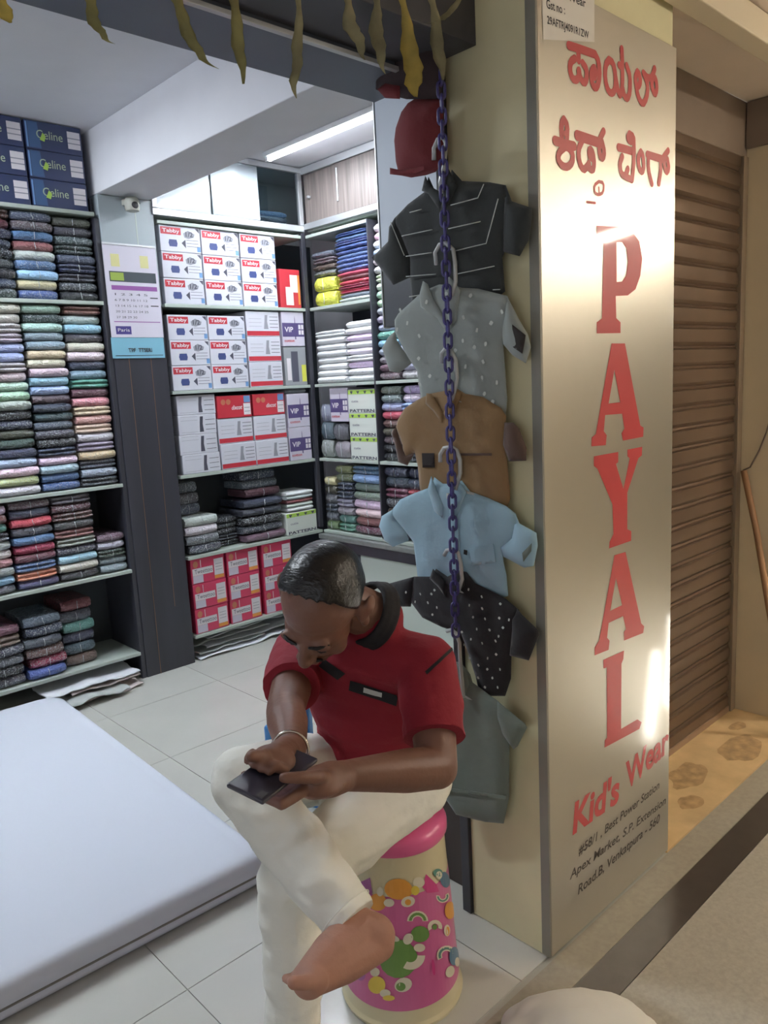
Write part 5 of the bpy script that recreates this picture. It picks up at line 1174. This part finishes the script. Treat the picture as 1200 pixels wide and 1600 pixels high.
bb = bmesh.new(); bm_chain(bb, [(H(-.024, .092, -.060), .004), (H(0, .101, -.054), .006), (H(.024, .092, -.060), .004)]); mobj('moustache', fuse(bb, .002, 2), m_hair)
bb = bmesh.new(); bm_ell(bb, H(0, .0965, -.0745), hl, hf, hu, (.017, .006, .005)); mobj('lip', me_from(bb, True), mat('lip', (120, 66, 60), .5))
bb = bmesh.new(); bm_ell(bb, H(.086, .0, -.040), hl, hf, hu, (.0035, .0035, .0035)); mobj('ear_stud', me_from(bb, True), m_metal)
# polo shirt
def crop(me, co, no, rad):
    co = Vector(co); no = Vector(no).normalized(); bm = bmesh.new(); bm.from_mesh(me)
    fs_ = [f for f in bm.faces if (f.calc_center_median() - co).length < rad]; g = set(fs_)
    for f in fs_: g.update(f.verts); g.update(f.edges)
    bmesh.ops.bisect_plane(bm, geom=list(g), plane_co=co, plane_no=no, dist=1e-5)
    dl = [f for f in bm.faces if (f.calc_center_median() - co).length < rad and (f.calc_center_median() - co).dot(no) > 1e-5]
    bmesh.ops.delete(bm, geom=dl, context='FACES'); bd = [e_ for e_ in bm.edges if e_.is_boundary]
    bmesh.ops.holes_fill(bm, edges=bd, sides=0); bm.to_mesh(me); bm.free()
    for p in me.polygons: p.use_smooth = len(p.vertices) < 8
sh_ = bmesh.new()
E2 = lambda c, r: bm_ell(sh_, c, Lx, Fv, upv, r)
E2(pel + upv * .02 + Lx * .01, (.155, .115, .10)); E2(pel + upv * .13 + Lx * .012 + Fv * .005, (.150, .120, .13)); E2(pel.lerp(shc, .62) + Fv * .005, (.158, .110, .14)); E2(pel.lerp(shc, .85), (.170, .095, .10))
bm_chain(sh_, [(Rsh + upv * .004, .062), (shc + upv * .02, .078), (Lsh + upv * .004, .062)]); bm_chain(sh_, [(shc + upv * .02, .078), (nb - upv * .012, .064)])
for a, b, e0 in ((Lsh, Lel, .66), (Rsh, Rel, .60)): bm_chain(sh_, [(a, .064), (a.lerp(b, .35), .065), (a.lerp(b, e0), .064), (a.lerp(b, e0 + .10), .063)])
sm_ = fuse(sh_, .006, 6); wrinkle(sm_, .007, (7, 7, 15), 3); wrinkle(sm_, .002, (20, 20, 34), 9); crop(sm_, Lsh.lerp(Lel, .72), Lel - Lsh, .105); crop(sm_, Rsh.lerp(Rel, .66), Rel - Rsh, .105); mobj('polo_shirt', sm_, m_polo)
# black collar, chest band, sleeve piping
def ringpts(c, ax, ay, rx, ry, n=28, a0=0, a1=2 * math.pi): return [c + ax * rx * math.cos(a0 + (a1 - a0) * k / n) + ay * ry * math.sin(a0 + (a1 - a0) * k / n) for k in range(n if a1 - a0 > 6.2 else n + 1)]
nd = (H(0, -.035, -.055) - nb).normalized(); cax = (Lx - nd * Lx.dot(nd)).normalized(); cay = nd.cross(cax)
bb = bmesh.new()
for q, rr in ((-.004, .072), (.010, .068), (.022, .064)):
    P = ringpts(nb + nd * q, cax, cay, rr, rr)
    for a, b in zip(P, P[1:] + P[:1]): bm_capsule(bb, a, b, .007, .007, 8)
mobj('collar', fuse(bb, .004, 3), m_pblk)
# bands projected on the shirt
from mathutils.bvhtree import BVHTree
bvh = BVHTree.FromPolygons([v.co.copy() for v in sm_.vertices], [tuple(p.vertices) for p in sm_.polygons])
def onshirt(px, py, lift=.0015):
    C = Vector(CAMP); d = Vector(ray(px, py)).normalized(); r = bvh.ray_cast(C, d)
    return (r[0] + r[1] * lift) if r[0] is not None else None
def decal(name, quadpx, m, nu=14, nv=4, lift=.0018):
    (a, b, c, d) = [Vector(q) for q in quadpx]; bm = bmesh.new(); G = []
    for i in range(nu + 1):
        r = []
        for j in range(nv + 1):
            u, v = i / nu, j / nv; p = a.lerp(b, u).lerp(d.lerp(c, u), v); w = onshirt(p.x, p.y, lift)
            r.append(bm.verts.new(w) if w is not None else None)
        G.append(r)
    for i in range(nu):
        for j in range(nv):
            q = [G[i][j], G[i + 1][j], G[i + 1][j + 1], G[i][j + 1]]
            if all(q) and max((x.co - y.co).length for x in q for y in q) < .08: bm.faces.new(q)
    bmesh.ops.delete(bm, geom=[v for v in bm.verts if not v.link_faces], context='VERTS')
    mobj(name, me_from(bm, True), m)
decal('chest_band', [(548, 1062), (622, 1086), (619, 1102), (546, 1078)], m_pblk, 20, 4, .003)
decal('chest_logo', [(570, 1072), (598, 1080), (597, 1088), (569, 1080)], m_wl, 6, 2, .0065)
decal('placket', [(508, 1030), (540, 1052), (528, 1062), (498, 1040)], m_pblk, 6, 2)
decal('sleeve_piping', [(664, 1050), (705, 1012), (707, 1016), (667, 1055)], m_pblk, 14, 2)
# trousers
tr = bmesh.new()
bm_ell(tr, pel - upv * .01 + Fv * .0, Lx, Fv, upv, (.165, .125, .10))
bm_chain(tr, [(hipR, .092), (hipR.lerp(kneR, .5), .082), (kneR, .070)]); bm_chain(tr, [(kneR, .070), (kneR.lerp(ankR, .3), .069), (kneR.lerp(ankR, .7), .060), (kneR.lerp(ankR, .96), .056), (kneR.lerp(ankR, 1.1), .056)])
bm_chain(tr, [(hipL, .096), (hipL.lerp(kneL, .5), .086), (kneL, .068)]); bm_chain(tr, [(kneL, .068), (kneL.lerp(ankL, .35), .062), (kneL.lerp(ankL, .8), .058), (kneL.lerp(ankL, .97), .058)])
tm_ = fuse(tr, .0065, 5); wrinkle(tm_, .006, (9, 9, 22), 5); wrinkle(tm_, .0016, (30, 30, 50), 8); crop(tm_, kneR.lerp(ankR, .955), ankR - kneR, .13); mobj('trousers', tm_, m_tr)
cu_ = (ankR - kneR).normalized(); cx1 = cu_.cross(Vector((0, 0, 1))).normalized(); cy1 = cu_.cross(cx1)
mobj('hem_seam', tube_mesh(ringpts(kneR.lerp(ankR, .90), cx1, cy1, .0575, .0575), .0012, 6, True), m_tr)
# bangle
wd_ = (pR - Rwr).normalized(); wx = wd_.cross(Vector((0, 0, 1))).normalized(); wy = wd_.cross(wx)
tag(link('bangle', tube_mesh(ringpts(Vector((0, 0, 0)), wx, wy, .034, .034), .0028, 8, True), None, m_metal), 'shiny steel bangle round the right wrist of the seated man', 'bangle').location = Rwr.lerp(pR, .15)
# phone
ph = empty('smartphone', PC, 0, 'dark smartphone held in both hands by the seated man', 'phone')
frame(ph, sa, la, PC)
bm = bmesh.new(); bm_box(bm, (-.036, -.076, -.004), (.036, .076, .004), .003); link('case', me_from(bm), ph, mat('phone_case', (52, 50, 62), .3))
bm = bmesh.new(); bm_box(bm, (-.033, -.072, .0041), (.033, .072, .0046), 0); link('screen', me_from(bm), ph, mat('phone_screen', (70, 72, 92), .05, emit=(.34, .34, .46), es=.8))
bm = bmesh.new(); bm_box(bm, (.018, .055, -.0052), (.031, .072, -.0041), .0005); link('camera_bump', me_from(bm), ph, m_ink)
print('MAN', 'pelvis', pel, 'upper arm', (Lsh - Lel).length, (Rsh - Rel).length, 'fore', (Lel - Lwr).length, (Rel - Rwr).length, 'thigh', (hipL - kneL).length, (hipR - kneR).length, 'shin', (kneL - ankL).length, (kneR - ankR).length, 'foot', (heel - toe).length, 'sh', (Lsh - Rsh).length, 'torso', (shc - pel).length, 'hips z', hipL.z, hipR.z, 'F', Fv)
